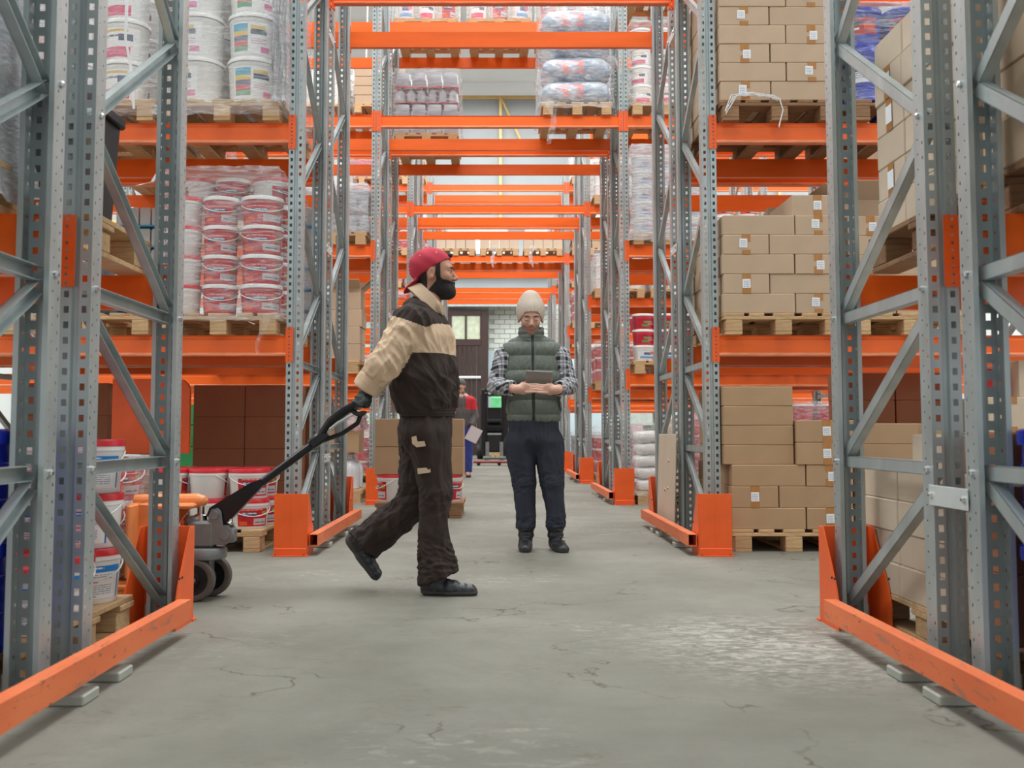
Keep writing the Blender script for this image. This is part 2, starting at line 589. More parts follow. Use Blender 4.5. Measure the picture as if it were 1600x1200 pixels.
def inst(tmpl, name, label, cat, loc, rz=0.0, group=None, scale=None, rot=None):
    """tmpl = [(part name, mesh, loc, rot, index of parent part or None)] ; every part an object, mesh data shared"""
    root = thing(name, label, cat, loc, rz, group, rot)
    if scale is not None:
        root.scale = scale
    made = []
    for t in tmpl:
        pn, me, l, r, pi = t[:5]
        o = obj(pn, me, root if pi is None else made[pi], l, r)
        if len(t) > 5 and t[5]:
            for k, v in t[5].items():
                o[k] = v
        made.append(o)
    return root


ORD = ['bottom', 'second', 'third', 'fourth', 'fifth', 'sixth', 'seventh', 'eighth', 'ninth', 'tenth']

# ------------------------------------------------------------------ the hall
def struct(name, mb, mat, smooth=False, parent=None):
    o = obj(name, mb.mesh(name, mat, smooth), parent)
    if parent is None:
        o['kind'] = 'structure'
    return o


m = MB()
nx, ny = 30, 60
for j in range(ny):
    for i in range(nx):
        x0, x1 = -15 + i, -14 + i
        y0, y1 = -8 + j * .75, -8 + (j + 1) * .75
        m.quad((x0, y0, 0), (x1, y0, 0), (x1, y1, 0), (x0, y1, 0))
struct('floor', m, 'floor')
m = MB()
m.box(-15, 15, -8, 37, 12.6, 12.8)
ceil = struct('ceiling', m, 'ceiling')
for k in range(9):
    m = MB()
    m.box(-15, 15, -6 + k * 5, -5.7 + k * 5, 12.25, 12.6)
    struct('ceiling_beam', m, 'ceiling', parent=ceil)
YB = 35.0
m = MB()
m.box(-15, 15, YB, YB + .3, 5.6, 12.6)
wb_ = struct('wall_back', m, 'plaster')
m = MB()
m.box(-15, 15, YB - .02, YB + .28, 0, 5.6)
struct('wall_base', m, 'mortar', parent=wb_)
# painted bricks that show beside the gate
k = 0
bm_cache = {}
for row in range(0, 34):
    z = .02 + row * .165
    if z > 5.45:
        break
    for i in range(-1, 15):
        x = 0.12 + i * .37 + (.185 if row % 2 else 0)
        if x < -.3 or x > 4.0:
            continue
        w = .352
        key = round(random.uniform(0, 2))
        if key not in bm_cache:
            b = MB()
            b.box(0, w, -.03 - .008 * key, 0, 0, .15, 0, .008)
            bm_cache[key] = b.mesh('brick', 'brick')
        obj('brick', bm_cache[key], wb_, (x, YB - .02, z))
# pale lower wall panel behind the forklift
m = MB()
m.box(-.35, 4.3, YB - .12, YB - .055, 0, 3.55)
struct('trim_1', m, 'lightblue')
# slim yellow wall steelwork high up
YT_ = YB - .2
zt1, zt2, zt3 = at(0, 117, YT_)[1], at(0, 152, YT_)[1], at(0, 184, YT_)[1]
xv = at(782, 150, YT_)[0]
for i in range(-4, 5):
    xx = xv + i * 3.2
    t = MB()
    t.box(xx - .045, xx + .045, YT_ - .05, YT_ + .05, 7.9, zt1)
    t.tube([(xx + .03, YT_, zt2 - .05), (xx + .75, YT_, zt3 - .9)], .04, 6)
    obj('truss_post', t.mesh('truss_post', 'truss'), wb_)
for z in (zt1, zt2, 8.0):
    t = MB()
    t.box(-15, 15, YT_ - .04, YT_ + .06, z - .045, z + .045)
    obj('truss_rail', t.mesh('truss_rail', 'truss'), wb_)
m = MB()
m.box(-15, 15, YB - .35, YB - .1, 6.15, 6.75)
struct('trim_2', m, 'lightblue')
# windows in the back wall
for n, x in enumerate((-11, -7, -3, 1, 5, 9)):
    f = MB()
    for (a, b, c, d) in ((x, x + 3.4, 6.9, 7.0), (x, x + 3.4, 8.0, 8.1), (x, x + .1, 6.9, 8.1), (x + 3.3, x + 3.4, 6.9, 8.1), (x + 1.65, x + 1.75, 6.9, 8.1)):
        f.box(a, b, YB - .08, YB + .02, c, d)
    fo = obj('window_%d' % (n + 1), f.mesh('window_frame', 'white_metal'))
    fo['kind'] = 'structure'
    g = MB()
    g.box(x + .1, x + 3.3, YB - .04, YB - .01, 7.0, 8.0)
    obj('pane', g.mesh('pane', 'white'), fo)
# side walls with high window openings
for s, nm in ((-1, 'wall_left'), (1, 'wall_right')):
    m = MB()
    a, b = (-15.3, -15) if s < 0 else (15, 15.3)
    m.box(a, b, -8, 37, 0, 5.0)
    m.box(a, b, -8, 37, 9.5, 12.6)
    for k in range(10):
        m.box(a, b, -8 + k * 4.9, -7.4 + k * 4.9, 5.0, 9.5)
    struct(nm, m, 'ceiling')

# tall sliding plank gate at the far end
dl, dz1 = at(660, 484, YB - .6)
dr, _ = at(763, 484, YB - .6)
_, dz0 = at(763, 712, YB - .6)
YD = YB - .6
gx0, gx1 = dl, dr
gate_w = gx1 - gx0
gt = thing('sliding_gate', 'tall dark brown boarded sliding gate with two dusty panes', 'gate', ((gx0 + gx1) / 2, YD, 0))
hw, H = gate_w / 2, dz1
pz0, pz1 = at(0, 530, YD)[1], at(0, 490, YD)[1]
px0, px1 = at(706, 500, YD)[0] - (gx0 + gx1) / 2, at(750, 500, YD)[0] - (gx0 + gx1) / 2
fr = MB()
fw = .24
fr.box(-hw, -hw + fw, -.06, .06, 0.02, H, 0, .01)
fr.box(hw - fw, hw, -.06, .06, 0.02, H, 0, .01)
fr.box(-hw + fw, hw - fw, -.06, .06, H - .2, H, 0, .01)
fr.box(-hw + fw, hw - fw, -.06, .06, 0.02, .3, 0, .01)
fr.box(-hw + fw, hw - fw, -.055, .055, pz0 - .22, pz0 - .04, 0, .01)
obj('gate_frame', fr.mesh('gate_frame', 'brownplank'), gt)
nb = 11
bw = (2 * hw - 2 * fw) / nb
pb = MB()
pb.box(.012, bw - .012, -.03, .03, .3, pz0 - .22, 0, .006)
pbm = pb.mesh('gate_board', 'brownplank')
for i in range(nb):
    obj('gate_board', pbm, gt, (-hw + fw + i * bw, 0, 0))
wf = MB()
wf.box(-hw + fw, px0, -.05, .05, pz0 - .04, H - .2)
wf.box(px1, hw - fw, -.05, .05, pz0 - .04, H - .2)
wf.box(px0, px1, -.05, .05, pz0 - .04, pz0)
wf.box(px0, px1, -.05, .05, pz1, H - .2)
wf.box((px0 + px1) / 2 - .035, (px0 + px1) / 2 + .035, -.05, .05, pz0, pz1)
obj('window_frame', wf.mesh('window_frame', 'brownplank'), gt)
for a, b in ((px0, (px0 + px1) / 2 - .035), ((px0 + px1) / 2 + .035, px1)):
    g = MB()
    g.box(a, b, -.01, .01, pz0, pz1)
    obj('pane', g.mesh('pane', 'glassy'), gt)
hb = MB()
hb.tube([(hw - 1.9, -.1, at(0, 590, YD)[1]), (hw - .25, -.1, at(0, 590, YD)[1])], .045, 8)
obj('pull_bar', hb.mesh('pull_bar', 'white_metal', True), gt, (0, 0, 0))
# gate track
m = MB()
tx0, tz = at(560, 475, YD - .1)
m.box(tx0, at(868, 475, YD)[0], YD - .25, YD - .05, tz - .1, tz + .12)
m.box(tx0, at(868, 475, YD)[0], YD - .2, YD + .5, tz + .12, tz + .2)
tg = obj('gate_track', m.mesh('gate_track', 'zinc'))
tag(tg, 'grey steel track running above the brown boarded gate', 'track')

# ------------------------------------------------------------------ rack templates
XC = 0.044          # centre of the cross aisle
PITCH = 2.8
LV = [1.427, 2.877, 4.36, 5.825]   # top of the shelf beams
ROWS = [2.08, 6.84, 11.4, 16.0, 20.65, 25.3]
FD = .97            # frame depth
GAP = .23


def upright_mesh(H, name='upright', detail=True):
    m = MB()
    n = int(H / .05)

    def ring(p, a0, a1, h0, h1, z, za, zb):
        """slot ring: p maps (a, z) to a point"""
        z1 = z + .05
        m.quad(p(a0, z), p(h0, z + za), p(h0, z + zb), p(a0, z1))
        m.quad(p(a1, z1), p(h1, z + zb), p(h1, z + za), p(a1, z))
        m.quad(p(a0, z), p(a1, z), p(h1, z + za), p(h0, z + za))
        m.quad(p(a0, z1), p(h0, z + zb), p(h1, z + zb), p(a1, z1))
    for k in range(n):
        z = k * .05
        for s in (-1, 1):
            ring(lambda a, zz, s=s: (s * a, 0, zz), .012, .05, .021, .037, z, .013, .035)
            if detail:
                ring(lambda a, zz, s=s: (s * .05, a, zz), 0.0, .034, .013, .02, z, .02, .03)
                ring(lambda a, zz, s=s: (s * .05, a, zz), .034, .068, .05, .056, z, .042, .048)
    T = n * .05
    P = [(.05, .068), (.05, .080), (.034, .080), (.034, .074)]
    if not detail:
        P = [(.05, 0)] + P
    for s in (-1, 1):
        for i in range(len(P) - 1):
            a, b = P[i], P[i + 1]
            m.quad((s * a[0], a[1], 0), (s * b[0], b[1], 0), (s * b[0], b[1], T), (s * a[0], a[1], T))
    g = [(-.012, 0), (-.007, .011), (.007, .011), (.012, 0)]
    for i in range(3):
        a, b = g[i], g[i + 1]
        m.quad((a[0], a[1], 0), (b[0], b[1], 0), (b[0], b[1], T), (a[0], a[1], T))
    return m.mesh(name, 'zinc', fix=False)


UPR = {'low': upright_mesh(4.4), 'tall': upright_mesh(6.25), 'far': upright_mesh(6.25, detail=False)}


def foot_mesh():
    m = MB()
    m.box(-.07, .07, -.03, .11, 0, .006)
    m.box(-.055, -.05, 0, .08, .006, .09)
    m.box(.05, .055, 0, .08, .006, .09)
    return m.mesh('foot_plate', 'zinc_dark')


FOOT = foot_mesh()


def brace_mb(m, p, q):
    """C channel from p to q in the y-z plane"""
    p, q = Vector((0,) + p), Vector((0,) + q)
    d = (q - p)
    L = d.length
    d.normalize()
    x = Vector((1, 0, 0))
    n = d.cross(x)
    R = Matrix((x, d, n)).transposed().to_4x4()
    R.translation = p
    t = .0025
    m.box(-.017, -.017 + t, 0, L, -.0225, .0225, mat=R)
    m.box(-.017, .017, 0, L, -.0225, -.0225 + t, mat=R)
    m.box(-.017, .017, 0, L, .0225 - t, .0225, mat=R)


def braces(H, base_front):
    """zigzag of the frame; base_front: lowest node on the front upright"""
    a, b = .045, FD - .045
    if not base_front:
        a, b = b, a
    L = [((a, .1), (b, .68)), ((a, .72), (b, .72)), ((b, .70), (a, .72))]
    L = [((a, .1), (b, .63)), ((a, .66), (b, .66)), ((a, .69), (b, 1.21)), ((a, 1.245), (b, 1.245)), ((a, 1.28), (b, 1.81))]
    z = 1.81
    side = b
    while z + .6 < H - .05:
        o = a if side == b else b
        L.append(((side, z), (o, z + .58)))
        z += .6
        side = o
    return L


BR = {}
for hk, H in (('low', 4.4), ('tall', 6.25), ('far', 6.25)):
    for bf in (0, 1):
        lst = []
        if hk == 'far':
            m = MB()
            for p, q in braces(H, bf):
                brace_mb(m, p, q)
            lst.append(('bracing', m.mesh('bracing', 'zinc'), (0, 0, 0)))
        else:
            for p, q in braces(H, bf):
                m = MB()
                brace_mb(m, (0, 0), (q[0] - p[0], q[1] - p[1]))
                lst.append(('brace', m.mesh('brace', 'zinc'), (0, p[0], p[1])))
        BR[hk, bf] = lst
_b = MB()
_b.lathe([(.011, 0), (.011, .007), (.006, .011)], 6)
BOLT = _b.mesh('bolt', 'chrome')

ROWN = ['nearest', 'second', 'third', 'fourth', 'fifth', 'farthest']
LINEN = {-2: 'outer left', -1: 'left of the aisle', 0: 'right of the aisle', 1: 'outer right'}


def frame(row, line, back, hk):
    """one upright frame: front frame of the row (back=0) or rear frame (back=1)"""
    x = XC + (line + .5) * PITCH
    y = ROWS[row] + (FD + GAP if back else 0)
    lab = 'galvanised rack frame, %s rack row, %s, %s half' % (ROWN[row], LINEN[line], 'rear' if back else 'front')
    tm = [('upright', UPR[hk], (0, 0, 0.0), (0, 0, 0), None), ('upright', UPR[hk], (0, FD, 0.0), (0, 0, PI), None),
          ('foot_plate', FOOT, (0, 0, 0), (0, 0, 0), None), ('foot_plate', FOOT, (0, FD, 0), (0, 0, PI), None)]
    bf = 0 if back else 1
    for n, me, l in BR[hk, bf]:
        tm.append((n, me, l, (0, 0, 0), None))
    if hk == 'low':
        for (yy, zz) in ((.04, .66), (.93, .66), (.04, 1.245), (.93, 1.245), (.04 if not bf else .93, 1.82)):
            s = 1 if line < 0 else -1
            tm.append(('bolt', BOLT, (s * .05, yy, zz), (0, s * PI / 2, 0), None))
    return inst(tm, 'rack_frame', lab, 'rack frame', (x, y, 0))


frames = {}
for row in range(6):
    lines = (-1, 0) if row == 0 else (-2, -1, 0, 1)
    for line in lines:
        for back in (0, 1):
            hk = 'low' if row == 0 else ('tall' if row < 3 else 'far')
            frames[row, line, back] = frame(row, line, back, hk)

# beams
BL = PITCH - .1


def beam_mesh():
    """box beam with a step on its face, front at y = 0, top at z = 0"""
    m = MB()
    poly = [(0.004, 0), (.045, 0), (.045, -.14), (-.004, -.14), (-.010, -.135), (-.010, -.124), (.004, -.116), (.004, -.03), (.012, -.022), (.012, -.008)]
    n = len(poly)
    x0, x1 = -BL / 2, BL / 2
    vs = [(x0, p[0], p[1]) for p in poly] + [(x1, p[0], p[1]) for p in poly]
    m.add(vs, [tuple(range(n))], 0)
    m.add(vs, [tuple(range(2 * n - 1, n - 1, -1))], 0)
    for i in range(n):
        j = (i + 1) % n
        m.add([vs[i], vs[j], vs[j + n], vs[i + n]], [(0, 1, 2, 3)], 1 if i in (3, 4, 5) else 0)  # lip faces take the painted highlight colour
    return m.mesh('beam_profile', ['orange', 'edge'])


BEAM = beam_mesh()


def bracket_mesh():
    m = MB()
    n = 9
    for k in range(n):
        z = -.18 + k * .026
        z1 = z + .026
        x0, x1, h0, h1 = 0, .044, .016, .024
        for (a, b, c, d) in (((x0, z), (h0, z + .008), (h0, z + .018), (x0, z1)), ((x1, z1), (h1, z + .018), (h1, z + .008), (x1, z)),
                             ((x0, z), (x1, z), (h1, z + .008), (h0, z + .008)), ((x0, z1), (h0, z + .018), (h1, z + .018), (x1, z1))):
            m.quad(*[(q[0], -.006, q[1]) for q in (a, b, c, d)])
    m.box(-.004, 0, -.006, .05, -.18, .054)
    m.box(.044, .047, -.006, -.001, -.18, .054)
    return m.mesh('bracket', 'bracket')


BRK = bracket_mesh()
BEAM_T = [('beam_profile', BEAM, (0, 0, 0), (0, 0, 0), None),
          ('bracket', BRK, (BL / 2, 0, 0), (0, 0, 0), None)]

_m2 = BRK.copy()
for v in _m2.vertices:
    v.co.x = -v.co.x
_m2.flip_normals()
BEAM_T.append(('bracket', _m2, (-BL / 2, 0, 0), (0, 0, 0), None))
BAYN = {-2: 'far left bay', -1: 'left bay', 0: 'over the aisle', 1: 'right bay', 2: 'far right bay'}
FACEN = ['front face', 'inner front face', 'inner rear face', 'rear face']


def face_y(row, k):
    y = ROWS[row]
    return [y, y + FD, y + FD + GAP, y + 2 * FD + GAP][k]


def beam(row, bay, lv, k):
    y = face_y(row, k)
    flip = k in (1, 3)
    lab = 'orange shelf beam, %s rack row, %s, %s level, %s' % (ROWN[row], BAYN[bay], ORD[lv] if lv else 'lowest', FACEN[k])
    return inst(BEAM_T, 'shelf_beam', lab, 'shelf beam', (XC + bay * PITCH, y, LV[lv]), PI if flip else 0, 'orange shelf beams')


for row in range(6):
    for bay in (-2, -1, 0, 1, 2):
        if abs(bay) == 2 and row < 2:
            continue
        lvs = [0] if row == 0 else ([0, 1, 2] if row == 1 else [0, 1, 2, 3])
        if bay == 0:
            lvs = {0: [], 1: [2], 2: [2, 3], 3: [2], 4: [2, 3], 5: [2]}[row]
        if abs(bay) == 2:
            lvs = [0, 1, 2, 3] if row < 5 else [1, 2]
        for lv in lvs:
            for k in range(4):
                if abs(bay) == 2 and k in (1, 2):
                    continue
                beam(row, bay, lv, k)

# row spacers
m = MB()
m.box(-.003, .0, -.02, GAP + .02, -.032, .032, 0, .001)
SPM = m.mesh('row_spacer', 'spacer')
for row in range(0, 4):
    for line in (-1, 0):
        for lv, z in enumerate((.58, 2.2, 3.9)):
            if (row == 0 and lv > 0) or (row == 0 and line < 0):
                continue
            s = -1 if line >= 0 else 1
            o = obj('row_spacer', SPM, None, (XC + (line + .5) * PITCH + s * .0545, ROWS[row] + FD, z))
            if s > 0:
                o.location.x -= 0
            tag(o, 'pale steel spacer plate joining two frames, %s rack row, %s, %s' % (ROWN[row], LINEN[line], ['low', 'mid height', 'high'][lv]), 'spacer plate')
            for yy in (.0, GAP):
                obj('bolt', BOLT, o, (0 if s > 0 else -.003, yy, 0), (0, s * PI / 2, 0))


# end guards and kick rails
def guard_tmpl():
    m = MB()
    w, h = .205, .39
    # folded front plate (slight ridge down the middle)
    m.box(-w / 2, 0, 0, .006, .0, h, 0, .001)
    m.box(0.001, w / 2, 0, .006, .0, h, 0, .001)
    m.box(-.002, .003, -.001, .002, .03, h)
    plate = m.mesh('front_plate', 'guard')
    f = MB()
    f.box(-w / 2 - .008, w / 2 + .008, -.03, .018, 0, .008, 0, .001)
    f.box(-w / 2, w / 2, -.012, 0, .008, .05, 0, .004)
    flange = f.mesh('floor_flange', 'guard')
    s = MB()
    s.prism([(.006, .0), (.235, .0), (.24, .10), (.21, .17), (.06, h), (.006, h)], -.003, .003, 'x')
    side = s.mesh('side_plate', 'guard')
    b = MB()
    b.lathe([(.005, 0), (.005, .004)], 8)
    bolt = b.mesh('bolt', 'black')
    T = [('front_plate', plate, (0, 0, 0), (0, 0, 0), None), ('floor_flange', flange, (0, 0, 0), (0, 0, 0), None),
         ('side_plate', side, (-w / 2, 0, 0), (0, 0, 0), None), ('side_plate', side, (w / 2, 0, 0), (0, 0, 0), None)]
    for sx in (-1, 1):
        T.append(('bolt', bolt, (sx * .09, -.022, .008), (0, 0, 0), None))
        for dz in (0, .025):
            T.append(('bolt', bolt, (sx * (w / 2 + .003), .17 + dz * 1.4, .2), (0, sx * PI / 2, 0), None))
    return T


GT = guard_tmpl()
for row in range(0, 6):
    for line in (-1, 0):
        s = 1 if line >= 0 else -1
        gx, gxr = XC + s * 1.340, XC + s * 1.404
        nm = '%s rack row, %s the aisle' % (ROWN[row], 'right of' if s > 0 else 'left of')
        yr = [ROWS[row] - .33, ROWS[row] + 2 * FD + GAP + .055]
        if row > 0:
            inst(GT, 'corner_guard', 'orange steel corner guard, front end of ' + nm, 'corner guard', (gx, yr[0], 0))
        inst(GT, 'corner_guard', 'orange steel corner guard, rear end of ' + nm, 'corner guard', (gxr, yr[1], 0), PI)
        m = MB()
        L0, L1 = (ROWS[row] - .9 if row == 0 else yr[0] + .02), ROWS[row] + (1.93 if row == 0 else 1.8)
        xa = XC + s * (1.222 if row == 0 else 1.170)
        xb = XC + s * (1.272 if row == 0 else 1.226)
        xa, xb = min(xa, xb), max(xa, xb)
        t = .004
        # hollow box rail
        for (a, b, c, d) in ((xa, xb, .135 - t, .135), (xa, xb, .06, .06 + t), (xa, xa + t, .06 + t, .135 - t), (xb - t, xb, .06 + t, .135 - t)):
            m.box(a, b, L0, L1, c, d)
        o = obj('kick_rail', m.mesh('kick_rail', 'scuffed'))
        tag(o, 'scuffed orange kick rail along the foot of the ' + nm, 'guard rail')
        for yy in (ROWS[row] + FD - .02, ROWS[row] + FD + GAP + .03, ROWS[row] + .2):
            b = MB()
            b.box(xa - .004 if s > 0 else xa - .05, xb + .05 if s > 0 else xb + .004, yy - .06, yy + .06, 0, .03, 0, .004)
            obj('rail_block', b.mesh('rail_block', 'concrete_pad'), o)

# ------------------------------------------------------------------ goods
PT = {}


def pallet_tmpl(W, D, mat='wood', joined=False):
    key = (W, D, mat, joined)
    if key in PT:
        return PT[key]
    T = []
    ws = [.14, .10, .14, .10, .14]
    k = W / .8
    xc = [-.33 * k, -.178 * k, 0, .178 * k, .33 * k]
    yb = (-D / 2 + .07, 0, D / 2 - .07)
    xs = (-W / 2 + .07, 0, W / 2 - .07)

    def parts(kind):
        m = MB()
        if kind == 'wide':
            m.box(-.07, .07, -D / 2, D / 2, .122, .144, 0, .003)
        elif kind == 'slim':
            m.box(-.05, .05, -D / 2, D / 2, .122, .144, 0, .003)
        elif kind == 'stringer':
            m.box(-W / 2, W / 2, -.07, .07, .10, .122, 0, .003)
        elif kind == 'block':
            m.box(-.055, .055, -.07, .07, .022, .10, 0, .004)
        else:
            m.box(-.055, .055, -D / 2, D / 2, 0, .022, 0, .003)
        return m
    if joined:
        m = MB()
        for i, x in enumerate(xc):
            m.box(x - ws[i] / 2, x + ws[i] / 2, -D / 2, D / 2, .122, .144)
        for y in yb:
            m.box(-W / 2, W / 2, y - .07, y + .07, .10, .122)
            for x in xs:
                m.box(x - .055, x + .055, y - .07, y + .07, .022, .10)
        for x in xs:
            m.box(x - .055, x + .055, -D / 2, D / 2, 0, .022)
        T = [('boards', m.mesh('boards', mat), (0, 0, 0), (0, 0, 0), None)]
    else:
        a, a2, b, c, d = [parts(q).mesh(n, mat) for q, n in (('wide', 'top_board'), ('slim', 'top_board'), ('stringer', 'stringer_board'), ('block', 'block'), ('bottom', 'bottom_board'))]
        for i, x in enumerate(xc):
            T.append(('top_board', a if i % 2 == 0 else a2, (x, 0, .0), (0, 0, .004 * ((i * 7) % 3 - 1)), None))
        for y in yb:
            T.append(('stringer_board', b, (0, y, 0), (0, 0, 0), None))
            for x in xs:
                T.append(('block', c, (x, y, 0), (0, 0, 0), None))
        for x in xs:
            T.append(('bottom_board', d, (x, 0, 0), (0, 0, 0), None))
    PT[key] = T
    return T


def pallet(x, y, z, W, D, where, mat='wood', joined=False, rz=0.0):
    return inst(pallet_tmpl(W, D, mat, joined), 'pallet', 'wooden pallet ' + where, 'pallet', (x, y, z), rz, 'wooden pallets')


CT = {}


def carton_mesh(w, d, h, mat):
    key = ('m', w, d, h, mat)
    if key not in CT:
        m = MB()
        e = .004
        m.box(-w / 2, w / 2, -d / 2, d / 2, 0, h, 0, e)
        # flap seam on top: two flaps with a gap, proud by a millimetre
        m.box(-w / 2 + .004, -.0015, -d / 2 + .004, d / 2 - .004, h, h + .0015)
        m.box(.0015, w / 2 - .004, -d / 2 + .004, d / 2 - .004, h, h + .0015)
        CT[key] = m.mesh('carton_body', mat)
    return CT[key]


def box_mesh(name, x0, x1, y0, y1, z0, z1, mat):
    key = (name, x0, x1, y0, y1, z0, z1, mat)
    if key not in CT:
        m = MB()
        m.box(x0, x1, y0, y1, z0, z1)
        CT[key] = m.mesh(name, mat)
    return CT[key]


def carton_tmpl(w, d, h, mat='card', tape=True, sticker=True, seed=0):
    """tape and sticker are on the face towards -y"""
    key = (w, d, h, mat, tape, sticker, seed % 3)
    if key in CT:
        return CT[key]
    T = [('carton_body', carton_mesh(w, d, h, mat), (0, 0, 0), (0, 0, 0), None)]
    if tape:
        tw = .029
        u = seed % 3
        T.append(('tape', box_mesh('tape', -tw, tw, -.0012, .0, -.045, .0022, 'tape'), (0, -d / 2, h), (0, 0, 0), None))
        T.append(('tape', box_mesh('tape', -tw, tw, -.0012, .0, 0.0, .03 + .01 * u, 'tape'), (0, -d / 2, 0), (0, 0, 0), None))
        if sticker:
            T.append(('sticker', box_mesh('sticker', -.026, .026, -.0008, 0, 0, .06, 'sticker'), ((-.02, .0, .015)[u], -d / 2 - .0014, h * .5 - .02 - .008 * u), (0, (.03, -.02, 0)[u], 0), None))
    CT[key] = T
    return T


CN = {'card': 'beige', 'card_pale': 'pale beige', 'card_tan': 'tan', 'card_brown': 'brown'}


def carton(x, y, z, w, d, h, where, mat='card', tape=True, sticker=True, rz=None, group=None, open_=False):
    s = random.randint(0, 2)
    r = rz if rz is not None else random.uniform(-.008, .008)
    T = carton_tmpl(round(w, 3), round(d, 3), round(h, 3), mat, tape, sticker, s)
    return inst(T, 'carton', '%s carton%s, %s' % (CN[mat], ' with sticker' if (tape and sticker) else '', where), 'carton',
                (x, y, z), r, group or 'cartons')


def carton_load(x0, y0, z0, W, D, layers, bh, where, mat='card', split=.41, side='left', deep=3, sticker=True, flip=0, tape=True, other=True):
    """brick-bonded load; front row plus the columns along the visible side. side = side that faces the aisle"""
    g = .007
    dd = D / deep
    for L in range(layers):
        a = split if (L + flip) % 2 == 0 else 1 - split
        z = z0 + L * (bh + .0017)
        wl, wr = W * a, W * (1 - a)
        js = random.uniform(-.004, .004)
        for (cx, w, nm, isside) in ((x0 + wl / 2, wl, 'left', side == 'left'), (x0 + wl + wr / 2, wr, 'right', side == 'right')):
            short = w < W * .5
            for k in range(deep):
                if k > 0 and not (isside or other or (L == layers - 1)):
                    continue
                pos = ['front', 'middle', 'rear'][min(k, 2)] if deep == 3 else ['front', 'rear'][min(k, 1)]
                carton(cx + js, y0 + dd * (k + .5) + random.uniform(-.003, .003), z, w - g, dd - g, bh, '%s layer, %s %s, %s' % (ORD[L], pos, nm, where), mat,
                       tape=(tape and short and k == 0), sticker=sticker, rz=random.uniform(-.006, .006))


# buckets
BT = {}


def arc_label(r0, r1, z0, z1, a0, a1, mat, n=10):
    m = MB()
    me = bpy.data.meshes.new('printed_label')
    vs, fs, uvs = [], [], []
    for i in range(n + 1):
        t = a0 + (a1 - a0) * i / n
        for (r, z) in ((r0, z0), (r1, z1)):
            vs.append((r * math.cos(t), r * math.sin(t), z))
    for i in range(n):
        fs.append((2 * i, 2 * i + 2, 2 * i + 3, 2 * i + 1))
    me.from_pydata(vs, [], fs)
    me.materials.append(MAT[mat])
    uv = me.uv_layers.new(name='UVMap')
    for i, p in enumerate(me.polygons):
        c = [(i / n, 0), ((i + 1) / n, 0), ((i + 1) / n, 1), (i / n, 1)]
        for k, li in enumerate(p.loop_indices):
            uv.data[li].uv = c[k]
        p.use_smooth = True
    return me


def bucket_tmpl(d, h, body='white', lid='red', lab='lab_blue', handle=True, span=1.9, ang=0.0, n=24, full=False):
    key = (d, h, body, lid, lab, handle, span, ang, n)
    if key in BT:
        return BT[key]
    R = d / 2 * .96
    r = R * .9
    lh = .026
    m = MB()
    m.lathe([(r * .96, 0), (r, .006), (R * .985, h - .05), (R * 1.0, h - .045), (R * 1.0, h - .034), (R * .985, h - .03), (R * .985, h - lh)], n)
    T = [('bucket_body', m.mesh('bucket_body', body, True), (0, 0, 0), (0, 0, 0), None)]
    l = MB()
    l.lathe([(R * 1.0, h - lh), (R * 1.045, h - lh), (R * 1.045, h - .006), (R * 1.02, h), (R * .93, h), (R * .92, h - .008), (.001, h - .008)], n, capb=False, capt=False)
    T.append(('lid', l.mesh('lid', lid, True), (0, 0, 0), (0, 0, 0), None))
    if lid == 'red' or lid == 'bluelid':
        # white rim band below the coloured lid
        w = MB()
        w.lathe([(R * 1.0, h - lh - .018), (R * 1.03, h - lh - .016), (R * 1.03, h - lh)], n, capb=False, capt=False)
        T.append(('rim', w.mesh('rim', 'white', True), (0, 0, 0), (0, 0, 0), None))
    if lab:
        z0, z1 = .02, h - .062
        f = lambda z: (r + (R * .985 - r) * z / (h - .05)) + .0012
        c = -PI / 2 + ang
        T.append(('printed_label', arc_label(f(z0), f(z1), z0, z1, c - span / 2, c + span / 2, lab), (0, 0, 0), (0, 0, 0), None))
    if handle:
        hm = MB()
        pts = []
        for i in range(13):
            t = PI + PI * i / 12
            tz = h - .045 - abs(math.sin(t)) * h * .33
            pts.append((math.cos(t) * R * 1.03, math.sin(t) * R * 1.04 - .004, tz))
        hm.tube(pts, .0035, 5)
        T.append(('handle', hm.mesh('handle', 'white', True), (0, 0, 0), (0, 0, ang), None))
    BT[key] = T
    return T


LIDN = {'red': 'red-lidded', 'white': 'white-lidded', 'bluelid': 'blue-lidded', 'redbody': 'red-lidded'}
BODN = {'white': 'white', 'redbody': 'red', 'pinkred': 'rose red', 'blue': 'blue'}


def bucket(x, y, z, where, d=.27, h=.2, body='white', lid='red', lab='lab_blue', rz=0.0, handle=True, span=1.9, group=None, n=24):
    T = bucket_tmpl(d, h, body, lid, lab, handle, span, 0.0, n)
    nm = LIDN[lid] if lid != body else 'plain'
    return inst(T, 'bucket', '%s %s plastic bucket, %s' % (nm, BODN[body], where), 'bucket', (x, y, z), rz, group or 'paint buckets')


